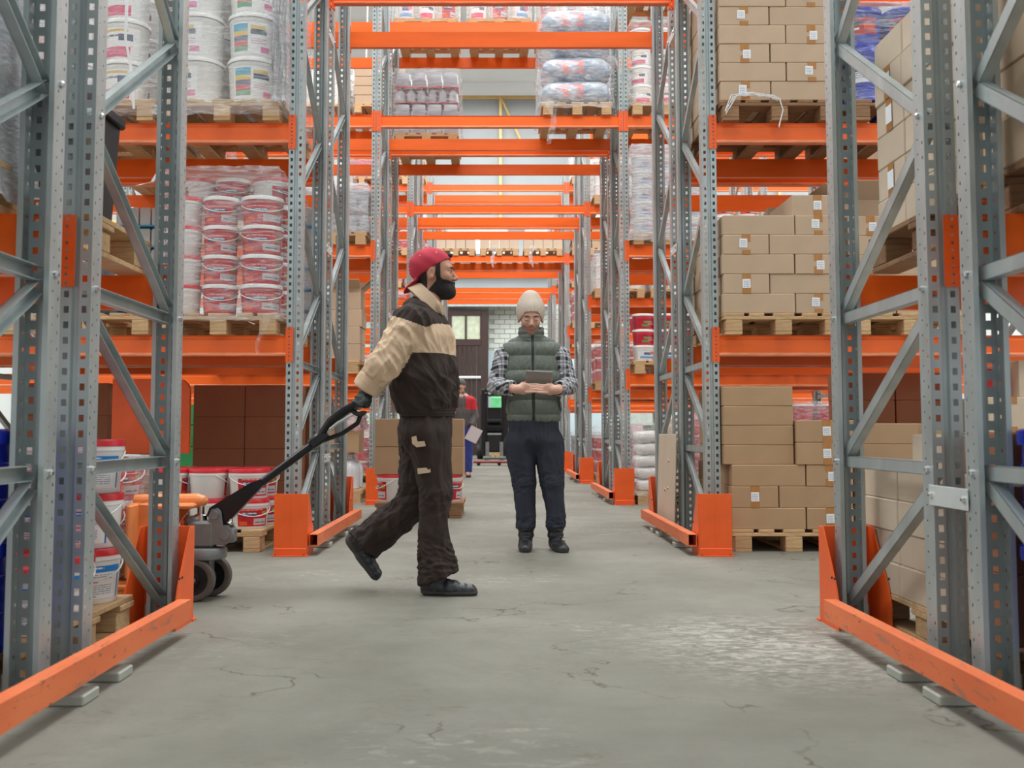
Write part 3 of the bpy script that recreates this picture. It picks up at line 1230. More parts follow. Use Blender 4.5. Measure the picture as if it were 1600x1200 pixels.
def bucket_load(x0, y0, z0, nx_, ny_, layers, d, h, where, body='white', lid='red', lab='lab_blue', side='left', rots=None, py=None, span=1.9, n=20, handle=True, labels=None):
    px = d
    py = py or d
    for L in range(layers):
        for j in range(ny_):
            for i in range(nx_):
                vis = (j == 0) or (L == layers - 1) or (side == 'left' and i == 0) or (side == 'right' and i == nx_ - 1)
                if not vis:
                    continue
                col = ('left', 'middle', 'right')[i] if nx_ == 3 else ('left', 'right')[i] if nx_ == 2 else 'column %d' % (i + 1)
                rw = '' if ny_ == 1 else ' ' + ['front', 'second', 'third', 'rear'][min(j, 3)]
                rz = (rots[(i + 3 * L) % len(rots)] if rots else random.uniform(-.5, .5))
                lb = labels[(i + L) % len(labels)] if labels else lab
                bucket(x0 + px * (i + .5), y0 + py * (j + .5), z0 + L * h, '%s layer,%s %s, %s' % (ORD[L], rw, col, where), d * .985, h, body, lid, lb, rz, handle, span, n=n)


# drums
def drum_tmpl(d, h, lab='lab_drum', col='blue', lid='blue'):
    key = ('drum', d, h, lab, col)
    if key in BT:
        return BT[key]
    R = d / 2
    m = MB()
    m.lathe([(R * .97, 0), (R, .01), (R, .02), (R * .96, .03), (R * .96, h * .33), (R * .985, h * .34), (R * .985, h * .355), (R * .96, h * .365), (R * .96, h * .66), (R * .985, h * .67),
             (R * .985, h * .685), (R * .96, h * .695), (R * .96, h - .05), (R, h - .04)], 28)
    T = [('drum_body', m.mesh('drum_body', col, True), (0, 0, 0), (0, 0, 0), None)]
    l = MB()
    l.lathe([(R * 1.03, h - .045), (R * 1.04, h - .03), (R * 1.03, h - .006), (R * .97, h), (R * .93, h - .012), (.001, h - .012)], 28, capt=False)
    T.append(('clamp_lid', l.mesh('clamp_lid', lid, True), (0, 0, 0), (0, 0, 0), None))
    T.append(('printed_label', arc_label(R * .963, R * .963, h * .42, h * .9 - .04, -PI / 2 - .8, -PI / 2 + .8, lab), (0, 0, 0), (0, 0, 0), None))
    BT[key] = T
    return T


def drum(x, y, z, d, h, where, lab='lab_drum', rz=0.0):
    return inst(drum_tmpl(d, h, lab), 'drum', 'blue lidded drum with printed label, ' + where, 'drum', (x, y, z), rz, 'blue drums')


# stretch film around a load: a crumpled shell
def wrap(x0, x1, y0, y1, z0, z1, where, mat='film', amp=.02, top=True, seed=1, flare=0.0, puffy=.0, nu=14, nz=12):
    rs = random.Random(seed)
    cx, cy = (x0 + x1) / 2, (y0 + y1) / 2
    W, D = x1 - x0, y1 - y0
    per = []
    for (ax, ay, bx, by) in ((x0, y0, x1, y0), (x1, y0, x1, y1), (x1, y1, x0, y1), (x0, y1, x0, y0)):
        for i in range(nu):
            t = i / nu
            per.append((ax + (bx - ax) * t, ay + (by - ay) * t))
    n = len(per)
    vs, fs = [], []
    ph = [rs.uniform(0, 6.28) for _ in range(6)]
    for k in range(nz + 1):
        t = k / nz
        z = z0 + (z1 - z0) * t
        for i, (px, py) in enumerate(per):
            dx, dy = px - cx, py - cy
            L = math.hypot(dx, dy)
            w = amp * (.5 * math.sin(i * .9 + ph[0] + t * 5) + .5 * math.sin(i * 2.1 + ph[1] - t * 9)) + rs.uniform(-.3, .3) * amp
            w += puffy * math.sin(t * PI)
            if t < .12:
                w += flare * (1 - t / .12)
            shr = 1 - .06 * max(0, t - .93) / .07
            vs.append((cx + dx * shr + dx / L * w, cy + dy * shr + dy / L * w, z + rs.uniform(-.3, .3) * amp))
    for k in range(nz):
        for i in range(n):
            j = (i + 1) % n
            fs.append((k * n + i, k * n + j, (k + 1) * n + j, (k + 1) * n + i))
    if top:
        vs.append((cx, cy, z1 + amp))
        c = len(vs) - 1
        for i in range(n):
            fs.append((nz * n + i, nz * n + (i + 1) % n, c))
    m = MB()
    m.add(vs, fs)
    me = m.mesh('stretch_film', mat, 'all', fix=False)
    o = obj('stretch_film', me)
    tag(o, {'film': 'clear', 'film_dense': 'milky', 'film_grey': 'thick grey', 'film_pink': 'pinkish'}[mat] + ' stretch film around ' + where, 'plastic film')
    return o


def hanging_film(x, y, z, L, where, mat='film_dense', w=.05, seed=3):
    rs = random.Random(seed)
    vs, fs = [], []
    n = 10
    for i in range(n + 1):
        t = i / n
        ww = w * (1 - .6 * t) * rs.uniform(.6, 1.3)
        ox = .03 * math.sin(t * 5 + seed)
        for s in (-1, -.3, .4, 1):
            vs.append((ox + s * ww, -.012 * math.cos(s * 4 + i), -L * t))
    for i in range(n):
        for k in range(3):
            a = i * 4 + k
            fs.append((a, a + 1, a + 5, a + 4))
    m = MB()
    m.add(vs, fs)
    o = obj('loose_film', m.mesh('loose_film', mat, 'all', fix=False), None, (x, y, z))
    tag(o, 'loose end of stretch film hanging ' + where, 'plastic film')
    return o


def sack_mesh(w, d, h, mat, seed=0):
    key = ('sack', w, d, h, mat, seed)
    if key in CT:
        return CT[key]
    rs = random.Random(seed)
    N = 14
    vs, fs = [], []
    nu, nv = 20, 10
    for j in range(nv + 1):
        v = -PI / 2 + PI * j / nv
        for i in range(nu):
            u = 2 * PI * i / nu
            sp = lambda a, e: math.copysign(abs(a) ** e, a)
            x = w / 2 * sp(math.cos(v), .35) * sp(math.cos(u), .35)
            y = d / 2 * sp(math.cos(v), .35) * sp(math.sin(u), .35)
            z = h / 2 * sp(math.sin(v), .7) * (1 - .22 * (abs(x) / (w / 2)) ** 6)
            vs.append((x + rs.uniform(-.006, .006), y + rs.uniform(-.006, .006), h / 2 + z + .006 * math.sin(x * 30)))
    for j in range(nv):
        for i in range(nu):
            fs.append((j * nu + i, j * nu + (i + 1) % nu, (j + 1) * nu + (i + 1) % nu, (j + 1) * nu + i))
    m = MB()
    m.add(vs, fs)
    CT[key] = m.mesh('sack', mat, 'all')
    return CT[key]


def sack(x, y, z, w, d, h, where, mat='silverbag', word='silver printed', rz=0.0, group='sacks'):
    o = obj('sack', sack_mesh(w, d, h, mat, random.randint(0, 3)), None, (x, y, z), (0, 0, rz))
    return tag(o, '%s plump sack, %s' % (word, where), 'sack', group)


# canister / bottle packs
def bottle_pack(x, y, z, w, d, h, n, where, mat='bottle', tray='red', pointed=False):
    root = thing('bottle_pack', 'grey bottle pack, ' + where, 'bottle pack', (x, y, z), 0, 'bottle packs')
    key = ('bp', w, d, h, n, mat, pointed)
    if key not in CT:
        m = MB()
        bw = w / n
        nd = max(1, round(d / bw))
        nd = min(nd, 3)
        for i in range(n):
            for j in range(nd):
                cx, cy = -w / 2 + bw * (i + .5), -d / 2 + d / nd * (j + .5)
                r = bw * (.47 if pointed else .45)
                if pointed:
                    pr = [(r, 0.01), (r, h * .6), (r * .75, h * .78), (r * .28, h * .93), (r * .28, h * .99)]
                else:
                    pr = [(r * .96, 0.01), (r * 1.04, .03), (r * 1.04, h * .85), (r * .9, h * .94), (r * .5, h * .985)]
                o = len(m.v)
                m.lathe(pr, 8, c=(cx, cy, 0))
                # squarish canisters
                if not pointed:
                    for q in range(o, len(m.v)):
                        vx, vy, vz = m.v[q]
                        a, b = vx - cx, vy - cy
                        k = max(abs(a), abs(b)) or 1
                        rr = math.hypot(a, b)
                        s = 1 + .75 * (rr / k - 1)
                        m.v[q] = (cx + a * s, cy + b * s, vz)
        CT[key] = m.mesh('bottles', mat, True)
        t = MB()
        t.box(-w / 2, w / 2, -d / 2, d / 2, 0, .01)
        CT[key + ('t',)] = t.mesh('tray', tray)
    b = obj('bottles', CT[key], root)
    b['kind'] = 'stuff'
    obj('tray', CT[key + ('t',)], root)
    return root

# ------------------------------------------------------------------ row 1, right of the aisle (nearest rack)
def P(x, y, z, W, D, where, **k):
    return pallet(x + W / 2, y + D / 2, z, W, D, where, **k)


L1z, L2z, L3z, L4z = LV
PH = .144
P(1.555, 3.29, 0, .8, 1.06, 'under the pale cartons, nearest right rack floor')
carton_load(1.556, 3.30, PH, .8, 1.05, 4, .122, 'pale stack on nearest right floor', 'card_pale', .5, 'left', 3, sticker=False, tape=False)
carton(1.74, 3.68, PH + .124 * 4, .36, .34, .13, 'single on top of the pale stack', 'card_pale', tape=False)
P(1.53, 3.22, L1z, .8, .95, 'under tall pale stack, nearest right shelf', mat='wood_old')
carton_load(1.54, 3.25, L1z + PH, .8, .84, 6, .128, 'tall pale stack, nearest right shelf', 'card_pale', .5, 'left', 3, sticker=True, tape=False)
for L in (1, 3, 4):
    s = obj('sticker', box_mesh('sticker', 0, .001, -.03, .03, 0, .07, 'sticker'), None, (0, 0, 0))
# stickers on the aisle side of that stack belong to their cartons
_c = [o for o in COL.objects if o.name.startswith('sticker') and o.parent is None]
_t = [o for o in COL.objects if o.get('label', '').endswith('rear left, tall pale stack, nearest right shelf')]
for s, k in zip(_c, (1, 3, 4)):
    p = _t[k]
    tp = obj('tape', box_mesh('tape', -.0006, 0, -.03, .03, 0.0, .128, 'tape'), p, (-.2 + .0015, 0, 0))
    s.parent = p
    s.location = (-.2 - .001, 0, .03)
P(1.53, 2.1, L1z, .8, 1.08, 'carrying large cartons, nearest right shelf front', mat='wood_old')
carton_load(1.53, 2.12, L1z + PH, .8, 1.05, 6, .15, 'front stack, nearest right shelf', 'card', .5, 'left', 2, tape=False)
P(1.515, 2.5, 0, .8, .72, 'under the blue drums, right edge', mat='wood_old')
for L in range(3):
    carton(1.72, 3.15, PH + L * .212, .42, .15, .21, '%s of the narrow stack behind the blue drums' % ORD[L], 'card_brown', tape=False, rz=0)
for L in range(2):
    for i, nm in ((0, 'nearest the aisle'), (1, 'second from the aisle')):
        drum(1.655 + i * .36, 2.88, PH + L * .325, .34, .32, '%s tier, %s, nearest right rack' % (['lower', 'upper'][L], nm), 'lab_drum' if L == 0 else 'lab_band', rz=-.5)
wf_ = hanging_film(1.50, 2.92, .70, .22, 'over the spacer on the right rack', 'film_grey', .05, 5)
wf_.rotation_euler = (0, -1.15, .1)

# ------------------------------------------------------------------ row 2, right
R2 = ROWS[1]
P(1.545, R2 - .1, 0, .8, 1.15, 'under floor cartons, second row right')
carton_load(1.545, R2 - .09, PH, .8, 1.13, 3, .139, 'floor load, second row right', 'card_tan', .61, 'left', 3)
zt = PH + 3 * .1407
for L in range(4):
    carton(1.735, R2 + .12, zt + L * .129, .46, .36, .127, '%s of four in the left column, second row floor' % ORD[L], 'card_tan', tape=False)
for L in range(2):
    carton(2.175, R2 + .08, zt + L * .146, .40, .34, .144, '%s in right column, second row floor' % ['lower', 'upper'][L], 'card_tan', sticker=True)
for L in range(4):
    carton(1.735, R2 + .55, zt + L * .129, .46, .4, .127, '%s of rear left column, second row floor' % ORD[L], 'card_tan', tape=False)
P(2.40, R2 + .0, 0, .8, 1.0, 'under tan cartons, second bay slot right')
for L in range(5):
    carton(2.62 + .01 * (L % 2), R2 + .25, PH + L * .139, .43, .4, .137, '%s of the shaded column, second slot right' % ORD[L], 'card_tan', tape=False)
    carton(2.995, R2 + .30, PH + L * .139, .29, .4, .137, '%s of the narrow shaded column, second slot right' % ORD[L], 'card_tan', tape=False)
P(2.77, R2 + 1.25, 0, .8, .9, 'under dark cartons, rear of second row')
for L in range(5):
    for i in range(2):
        carton(2.97 + i * .41, R2 + 1.5, PH + L * .222, .4, .4, .22, '%s dark rear layer, %s, second row' % (ORD[L], ['left', 'right'][i]), 'card_brown', tape=False)
P(3.28, R2 - .02, 0, .8, 1.0, 'under red can and pale cartons')
for L in range(3):
    for i in range(2):
        carton(3.47 + i * .41, R2 + .25, PH + L * .21, .4, .4, .208, '%s %s, base of the third slot right' % (ORD[L], ['left', 'right'][i]), 'card_brown', tape=False)
zz = PH + .632
carton(3.45, R2 + .2, zz, .33, .4, .235, 'taped, below the red can at right edge', 'card_pale', sticker=False)
carton(3.84, R2 + .2, zz, .4, .4, .235, 'beside the taped one at right edge', 'card_pale', tape=False)
carton(3.70, R2 + .22, zz + .237, .36, .36, .25, 'topmost beside the red can', 'card_pale', sticker=False)
m = MB()
m.lathe([(.085, 0), (.088, .006), (.085, .012), (.085, .19), (.088, .196), (.085, .2)], 24)
rc = obj('tin_can', m.mesh('tin_can', 'redbody', True), None, (3.41, R2 + .2, zz + .237))
tag(rc, 'bright red tin can on the pale cartons at the right edge', 'can')
m = MB()
m.lathe([(.088, 0), (.088, .008), (.078, .008), (.078, .004), (.001, .004)], 24, capb=False, capt=False)
obj('lid', m.mesh('lid', 'tinlid', True), rc, (0, 0, .197))

P(1.515, R2 - .06, L1z, .8, 1.15, 'under stickered cartons, first shelf right')
z1 = L1z + PH
carton_load(1.515, R2 - .05, z1, .8, 1.13, 5, .1305, 'first shelf, second row right', 'card', .61, 'left', 3)
carton(2.165, R2 + .26, z1 + 5 * .1322, .34, .58, .14, 'long one lying on top, first shelf right', 'card', rz=.0)
carton(2.17, R2 + .76, z1 + 5 * .1322, .30, .3, .2, 'open topped at the back, first shelf right', 'card', tape=False, rz=-.12)
P(2.37, R2 - .06, L1z, .8, 1.15, 'second slot of first shelf right')
carton_load(2.37, R2 - .02, z1, .8, 1.1, 5, .1305, 'second slot, first shelf right', 'card', .39, 'left', 3)


def open_carton(x, y, z, w, d, h, where, mat='card', rz=0.0, seed=1):
    """box without a lid, four flaps standing open"""
    r = thing('open_carton', CN[mat] + ' open carton with raised flaps, ' + where, 'carton', (x, y, z), rz, 'cartons')
    m = MB()
    t = .005
    m.box(-w / 2, w / 2, -d / 2, d / 2, 0, t)
    m.box(-w / 2, w / 2, -d / 2, -d / 2 + t, t, h)
    m.box(-w / 2, w / 2, d / 2 - t, d / 2, t, h)
    m.box(-w / 2, -w / 2 + t, -d / 2 + t, d / 2 - t, t, h)
    m.box(w / 2 - t, w / 2, -d / 2 + t, d / 2 - t, t, h)
    obj('carton_body', m.mesh('carton_body', mat), r)
    rs = random.Random(seed)
    for (px, py, L, rz_, a) in ((0, -d / 2, w, 0, rs.uniform(.9, 1.6)), (0, d / 2, w, PI, rs.uniform(.2, .9)), (-w / 2, 0, d, -PI / 2, rs.uniform(.5, 1.5)), (w / 2, 0, d, PI / 2, rs.uniform(.4, 1.3))):
        f = MB()
        f.box(-L / 2 + .004, L / 2 - .004, -.0035, .0, 0, min(w, d) * .45)
        obj('flap', f.mesh('flap', mat), r, (px, py, h + .001), (a * .9, 0, rz_))
    return r


open_carton(2.56, R2 + .25, z1 + 5 * .1322, .38, .4, .13, 'topmost of second slot, first shelf right', seed=4)
open_carton(2.98, R2 + .78, z1 + 5 * .1322, .36, .4, .2, 'behind the rack post, first shelf right', seed=9)
open_carton(1.88, 3.75, L1z + PH + 6 * .1297, .38, .38, .12, 'top of tall pale stack, nearest right shelf', 'card_pale', seed=2)
P(1.515, R2 - .06, L2z, .8, 1.15, 'under upper cartons, second shelf right', mat='wood_old')
z2 = L2z + PH
carton_load(1.515, R2 - .05, z2, .8, 1.13, 8, .128, 'second shelf, second row right', 'card', .43, 'left', 3)
P(2.40, R2 - .06, L2z, .8, 1.1, 'under stacked blue drums, second shelf', mat='wood_old')
for L in range(2):
    for i in range(3):
        for j in range(2):
            if j == 1 and i == 2:
                continue
            drum(2.54 + i * .276, R2 + .11 + j * .28, z2 + L * .333, .262, .328, '%s tier, %s %s, second shelf right' % (['lower', 'upper'][L], ['front', 'rear'][j], ['left', 'middle', 'right'][i]), 'lab_drum' if L else 'lab_band', rz=-.3 + .1 * i)
wrap(2.39, 3.22, R2 - .05, R2 + .55, z2, z2 + .69, 'the blue drums, second shelf right', 'film', .01, seed=3)
# frayed twine on that shelf
m = MB()
rs = random.Random(4)
for k in range(6):
    x = 1.52 + rs.uniform(0, .12)
    pts = [(x, R2 - .075, z2 - .06 - rs.uniform(0, .05))]
    for q in range(6):
        pts.append((x + .06 * (q + 1) + rs.uniform(-.02, .02), R2 - .08, z2 + .03 * math.sin((q + 1) * .55) + rs.uniform(-.012, .012)))
    if k in (1, 4):
        pts += [(pts[-1][0] + .02, R2 - .085, z2 - .08), (pts[-1][0] - .01, R2 - .085, z2 - .17 - rs.uniform(0, .06))]
    m.tube(pts, .0025, 4)
o = obj('twine', m.mesh('twine', 'strap'))
tag(o, 'frayed white twine hanging over pallet, second shelf right', 'twine')

# ------------------------------------------------------------------ row 1, left
XL = -1.42
P(XL - .85, 3.25, 0, .85, .82, 'under blue labelled buckets, nearest left rack')
bd = .268
for j, (yc, n) in enumerate(((3.38, 1), (3.65, 1), (3.92, 3))):
    for i in range(3):
        for L in range(n if i < 2 else 3):
            bucket(XL - bd * (i + .5), yc, PH + L * .203, '%s layer, %s row, %s, nearest left floor' % (ORD[L], ['front', 'middle', 'rear'][j], ['aisle side', 'centre', 'inner side'][i]),
                   bd * .985, .202, 'white', 'red', 'lab_blue', rz=(.25, -.3, .1)[(i + L) % 3] + .25, handle=True, span=2.1, n=32)
P(XL - .82, 2.6, 0, .82, .62, 'under blue drums, left edge', mat='wood_old')
for L in range(2):
    drum(-1.592, 3.02, PH + L * .325, .34, .32, '%s tier, left edge of the nearest rack' % ['lower', 'upper'][L], 'lab_drum', rz=.4)
P(XL - .82, 2.1, L1z, .8, 1.08, 'under grey wrapped load, nearest left shelf')
for L in range(4):
    for j in range(3):
        bucket(XL - .20, 2.32 + .29 * j, L1z + PH + .30 * L, '%s layer, %s, inside grey wrapping' % (ORD[L], ['front', 'middle', 'rear'][j]), .28, .295, 'white', 'white', 'lab_pink', rz=1.2, handle=False)
wrap(XL - .80, XL - .03, 2.12, 3.17, L1z + .03, L1z + 1.5, 'the load on nearest left shelf', 'film_grey', .022, seed=8, flare=.04, nu=18, nz=22)
P(XL - .82, 3.28, L1z, .8, .95, 'holding a black bin, nearest left shelf')
m = MB()
b0 = [(-.19, -.2), (.19, -.2), (.19, .2), (-.19, .2)]
vs = [(x * .9, y * .9, 0) for x, y in b0] + [(x, y, .42) for x, y in b0] + [(x * .93, y * .93, .42) for x, y in b0] + [(x * .84, y * .84, .02) for x, y in b0]
fs = [(3, 2, 1, 0)] + [(i, (i + 1) % 4, 4 + (i + 1) % 4, 4 + i) for i in range(4)] + [(4 + i, 4 + (i + 1) % 4, 8 + (i + 1) % 4, 8 + i) for i in range(4)] + [(8 + i, 8 + (i + 1) % 4, 12 + (i + 1) % 4, 12 + i) for i in range(4)] + [(12, 13, 14, 15)]
m.add(vs, fs)
for a in ((-.2, .2, -.215, -.195), (-.2, .2, .195, .215)):
    m.box(a[0], a[1], a[2], a[3], .39, .425, 0, .003)
for a in ((-.21, -.19, -.2, .2), (.19, .21, -.2, .2)):
    m.box(a[0], a[1], a[2], a[3], .39, .425, 0, .003)
o = obj('storage_bin', m.mesh('storage_bin', 'blacksteel'), None, (XL - .24, 3.74, L1z + PH))
tag(o, 'black tapered plastic bin on the nearest left shelf pallet', 'bin')
m = MB()
m.box(-.12, .12, -.3, .3, 0, .015, 0, .002)
o = obj('loose_plank', m.mesh('loose_plank', 'wood'), None, (XL - .25, 3.74, L1z + PH + .43), (0.0, .1, .15))
tag(o, 'loose pale plank lying across the black bin', 'plank')

# white straps hanging in the left bay
for k, (x0, y0, pts) in enumerate(((0, 0, [(199, -20), (196, 60), (205, 108), (209, 170)]), (0, 0, [(255, -20), (258, 90), (256, 180), (250, 262), (238, 284), (212, 290)]))):
    Yk = 5.6
    m = MB()
    pp = []
    for (px, py) in pts:
        X, Z = at(px, py, Yk)
        pp.append((X, Yk, Z))
    n = len(pp)
    q = []
    for i in range(n - 1):
        for s in range(5):
            t = s / 5
            a, b = Vector(pp[i]), Vector(pp[i + 1])
            q.append(a.lerp(b, t))
    q.append(Vector(pp[-1]))
    # flat ribbon
    vs, fs = [], []
    for i, c in enumerate(q):
        w = Vector((.008, .004 * math.sin(i * .7), 0))
        vs += [c - w + Vector((0, .001, 0)), c + w + Vector((0, .001, 0)), c + w, c - w]
    for i in range(len(q) - 1):
        for e in range(4):
            fs.append((i * 4 + e, i * 4 + (e + 1) % 4, (i + 1) * 4 + (e + 1) % 4, (i + 1) * 4 + e))
    m.add(vs, fs)
    o = obj('packing_strap', m.mesh('packing_strap', 'strap', True))
    tag(o, ['short white packing strap hanging before the pink buckets', 'long white packing strap hanging by the left post, curled end'][k], 'strap')

# ------------------------------------------------------------------ row 2, left
P(-2.32, R2 - .12, 0, .8, 1.15, 'under white buckets, second row left floor')
for L in range(2):
    for j in range(2):
        for i, (xx, d_, rz_, lb) in enumerate(((-2.18, .262, 1.9, 'lab_red'), (-1.915, .258, 2.2, 'lab_red'), (-1.645, .275, .35, 'lab_red'))):
            bucket(xx, R2 + .02 + j * .29, PH + L * .197, '%s layer, %s %s, second row left floor' % (ORD[L], ['front', 'rear'][j], ['left', 'middle', 'right'][i]), d_, .196, 'white', 'red', lb, rz=rz_ if i < 2 else .5, span=1.7, n=28)
P(-2.42, R2 + 1.25, 0, .8, .9, 'under brown cartons, second row left rear')
for L in range(4):
    for i in range(2):
        carton(-2.195 + i * .41, R2 + 1.48, PH + L * .252, .405, .4, .25, '%s layer, %s, rear stack, second row left' % (ORD[L], ['left', 'right'][i]), 'card_brown', tape=False)
    carton(-1.64, R2 + 1.95, PH + L * .252, .28, .4, .25, '%s of the narrow rear stack, second row left' % ORD[L], 'card_brown', tape=False)
P(-3.0, R2 + .1, 0, .62, .9, 'under the orange sheet metal cover')
for L in range(2):
    for i in range(2):
        carton(-2.86 + i * .31, R2 + .6, PH + L * .24, .3, .4, .238, '%s %s carton, below the orange cover' % (['lower', 'upper'][L], ['left', 'right'][i]), 'card_brown', tape=False)
m = MB()
pl = [(-.28, 0), (.28, 0), (.28, .46), (.265, .50), (.235, .53), (.2, .54), (-.28, .54)]
m.prism(pl, -.02, .02, 'y')
o = obj('metal_cover', m.mesh('metal_cover', 'guard'), None, (-2.50, R2 + .6, PH + .482))
tag(o, 'large plain orange sheet metal cover with one rounded corner', 'panel')
# red buckets, first shelf
P(-2.25, R2 - .06, L1z, .8, 1.15, 'under red wrapped buckets, first shelf left')
for L in range(5):
    for j in range(3):
        if L == 4 and j == 0:
            continue
        for i in range(3):
            if not (j == 0 or i == 2 or L == 4):
                continue
            bd_ = (.245, .245, .29)[i]
            xx = (-2.13, -1.882, -1.60)[i]
            white = i == 0 or (L == 4 and i == 2)
            bucket(xx, R2 + .10 + j * .3, z1 + L * .2, '%s layer, %s %s, first shelf left' % (ORD[L], ['front', 'second', 'rear'][j], ['left', 'middle', 'right'][i]),
                   bd_, .2, 'white' if white else 'redbody', 'red' if white else 'white', 'lab_red', rz=(-1.2 if i == 0 else (1.0 if white else .25)), span=1.6 if white else 2.4, n=28, handle=True)
wrap(-2.27, -1.44, R2 - .07, R2 + 1.0, L1z + .09, z1 + 1.0, 'the red buckets, first shelf left', 'film', .012, seed=11, flare=.02, nu=18, nz=18)
hanging_film(-1.55, R2 - .10, L1z + .14, .28, 'below the red buckets, first shelf left', 'film', .03, 7)
P(-3.1, R2 - .06, L1z, .8, 1.15, 'empty, first shelf left')
hanging_film(-3.07, R2 - .08, L1z + .17, .2, 'from the empty pallet, first shelf left', 'film_dense', .03, 2)
P(-3.95, R2 - .06, L1z, .8, 1.15, 'empty, at the far left of first shelf')
for c, xx in enumerate((-1.66, -2.86)):
    P(xx - .2, R2 + 1.22, L1z, .4, .9, 'under bottle packs, %s, rear of first shelf left' % ['right', 'left'][c], mat='wood_old')
    for L in range(6):
        bottle_pack(xx, R2 + 1.45, z1 + L * .17, .38, .4, .165, 4, '%s layer of %s column, rear left shelf' % (ORD[L], ['right', 'left'][c]), 'bottle_clear', 'cyan')
# second shelf: white buckets
P(-2.25, R2 - .06, L2z, .8, 1.15, 'under white wrapped buckets, second shelf left')
for L in range(4):
    for j in range(2):
        for i in range(2):
            bucket(-2.06 + i * .37, R2 + .13 + j * .37, z2 + L * .308, '%s layer, %s %s, second shelf left' % (ORD[L], ['front', 'rear'][j], ['left', 'right'][i]), .345, .305, 'white', 'white', 'lab_pic', rz=.25 + .15 * ((L + i) % 2) - .1 + (0 if i else -.9), span=1.9, n=28, handle=False)
wrap(-2.27, -1.45, R2 - .08, R2 + 1.02, L2z + .02, z2 + 1.3, 'the white buckets, second shelf left', 'film', .02, seed=21, flare=.05, puffy=.02, nu=18, nz=18)
wrap(-1.50, -1.405, R2 - .12, R2 + .5, L2z + .1, z2 + .75, 'billowing loose beside the white buckets, second shelf left', 'film_dense', .03, seed=5, flare=.03)
P(-3.1, R2 - .06, L2z, .8, 1.15, 'under pink labelled buckets, second shelf left')
for L in range(4):
    for j in range(2):
        for i in range(2):
            bucket(-2.90 + i * .33, R2 + .13 + j * .35, z2 + L * .29, '%s layer, %s %s, left of the white load' % (ORD[L], ['front', 'rear'][j], ['left', 'right'][i]), .32, .288, 'white', 'white', 'lab_pink', rz=-.15, span=2.2, n=28, handle=False)
wrap(-3.12, -2.30, R2 - .08, R2 + 1.02, L2z + .02, z2 + 1.3, 'the pink labelled buckets, second shelf left', 'film', .018, seed=31, flare=.02, nu=16, nz=14)
P(-3.95, R2 - .06, L2z, .8, 1.15, 'at the far left of the second shelf')
for L in range(4):
    for i in range(2):
        bucket(-3.75 + i * .36, R2 + .13, z2 + L * .29, '%s layer, %s, far left second shelf' % (ORD[L], ['left', 'right'][i]), .33, .288, 'white', 'white', 'lab_pink', rz=-.1, span=2.2, handle=False)
wrap(-3.97, -3.15, R2 - .08, R2 + .9, L2z + .02, z2 + 1.25, 'the far left load, second shelf', 'film_dense', .02, seed=41)

# ------------------------------------------------------------------ row 3
R3 = ROWS[2]
# over the aisle, third level
P(-1.27, R3 + FD + GAP - .05, L3z, .8, 1.1, 'under grey canisters, over the aisle', joined=True)
zb = L3z + PH
for L in range(4):
    if L in (0, 1, 3):
        for i in range(4):
            bottle_pack(-1.17 + i * .2, R3 + FD + GAP + .2, zb + L * .202, .19, .36, .198, 1, '%s layer, number %s from the left, over the aisle' % (ORD[L], ['first', 'second', 'third', 'fourth'][i]), 'bottle')
    else:
        for i in range(2):
            bottle_pack(-1.07 + i * .4, R3 + FD + GAP + .2, zb + L * .202, .39, .36, .198, 3, '%s layer of pointed bottles, %s, over the aisle' % (ORD[L], ['left', 'right'][i]), 'bottle', pointed=True)
wrap(-1.29, -.44, R3 + FD + GAP - .02, R3 + FD + GAP + .5, zb, zb + .84, 'the grey canisters over the aisle', 'film', .012, seed=51, flare=.02)
P(.52, R3 - .04, L3z, .8, 1.1, 'under silver sacks, over the aisle')
for L in range(4):
    sack(.92, R3 + .28, zb + L * .275, .80, .62, .275, '%s of four on the pallet over the aisle' % ORD[L], rz=.01 * (L % 2))
wrap(.49, 1.33, R3 - .06, R3 + .95, L3z + .07, zb + 1.12, 'the silver sacks over the aisle', 'film', .022, seed=52, flare=.03)
hanging_film(.62, R3 - .08, L3z + .15, .5, 'below the silver sacks over the aisle', 'film', .06, 12)
# fourth level over the aisle
R3b = R3 + FD
for k, x0 in enumerate((-1.28, -.36, .52)):
    P(x0, R3b + GAP - .05, L4z, .8, 1.1, 'fourth level over the aisle, %s' % ['left', 'middle', 'right'][k], joined=True)
    for L in range(2):
        for i in range(3):
            bucket(x0 + .14 + i * .26, R3b + GAP + .1, L4z + PH + L * .27, '%s layer, %s, %s pallet, top over the aisle' % (ORD[L], ['left', 'middle', 'right'][i], ['left', 'middle', 'right'][k]), .25, .265, 'white', 'white', ['lab_sea', 'lab_pink', 'lab_red'][(i + k) % 3], rz=.2 * i, handle=False, n=20)
    wrap(x0 - .01, x0 + .81, R3b + GAP - .06, R3b + GAP + .5, L4z + PH, L4z + PH + .56, '%s load on top over the aisle' % ['left', 'middle', 'right'][k], 'film', .012, seed=60 + k)
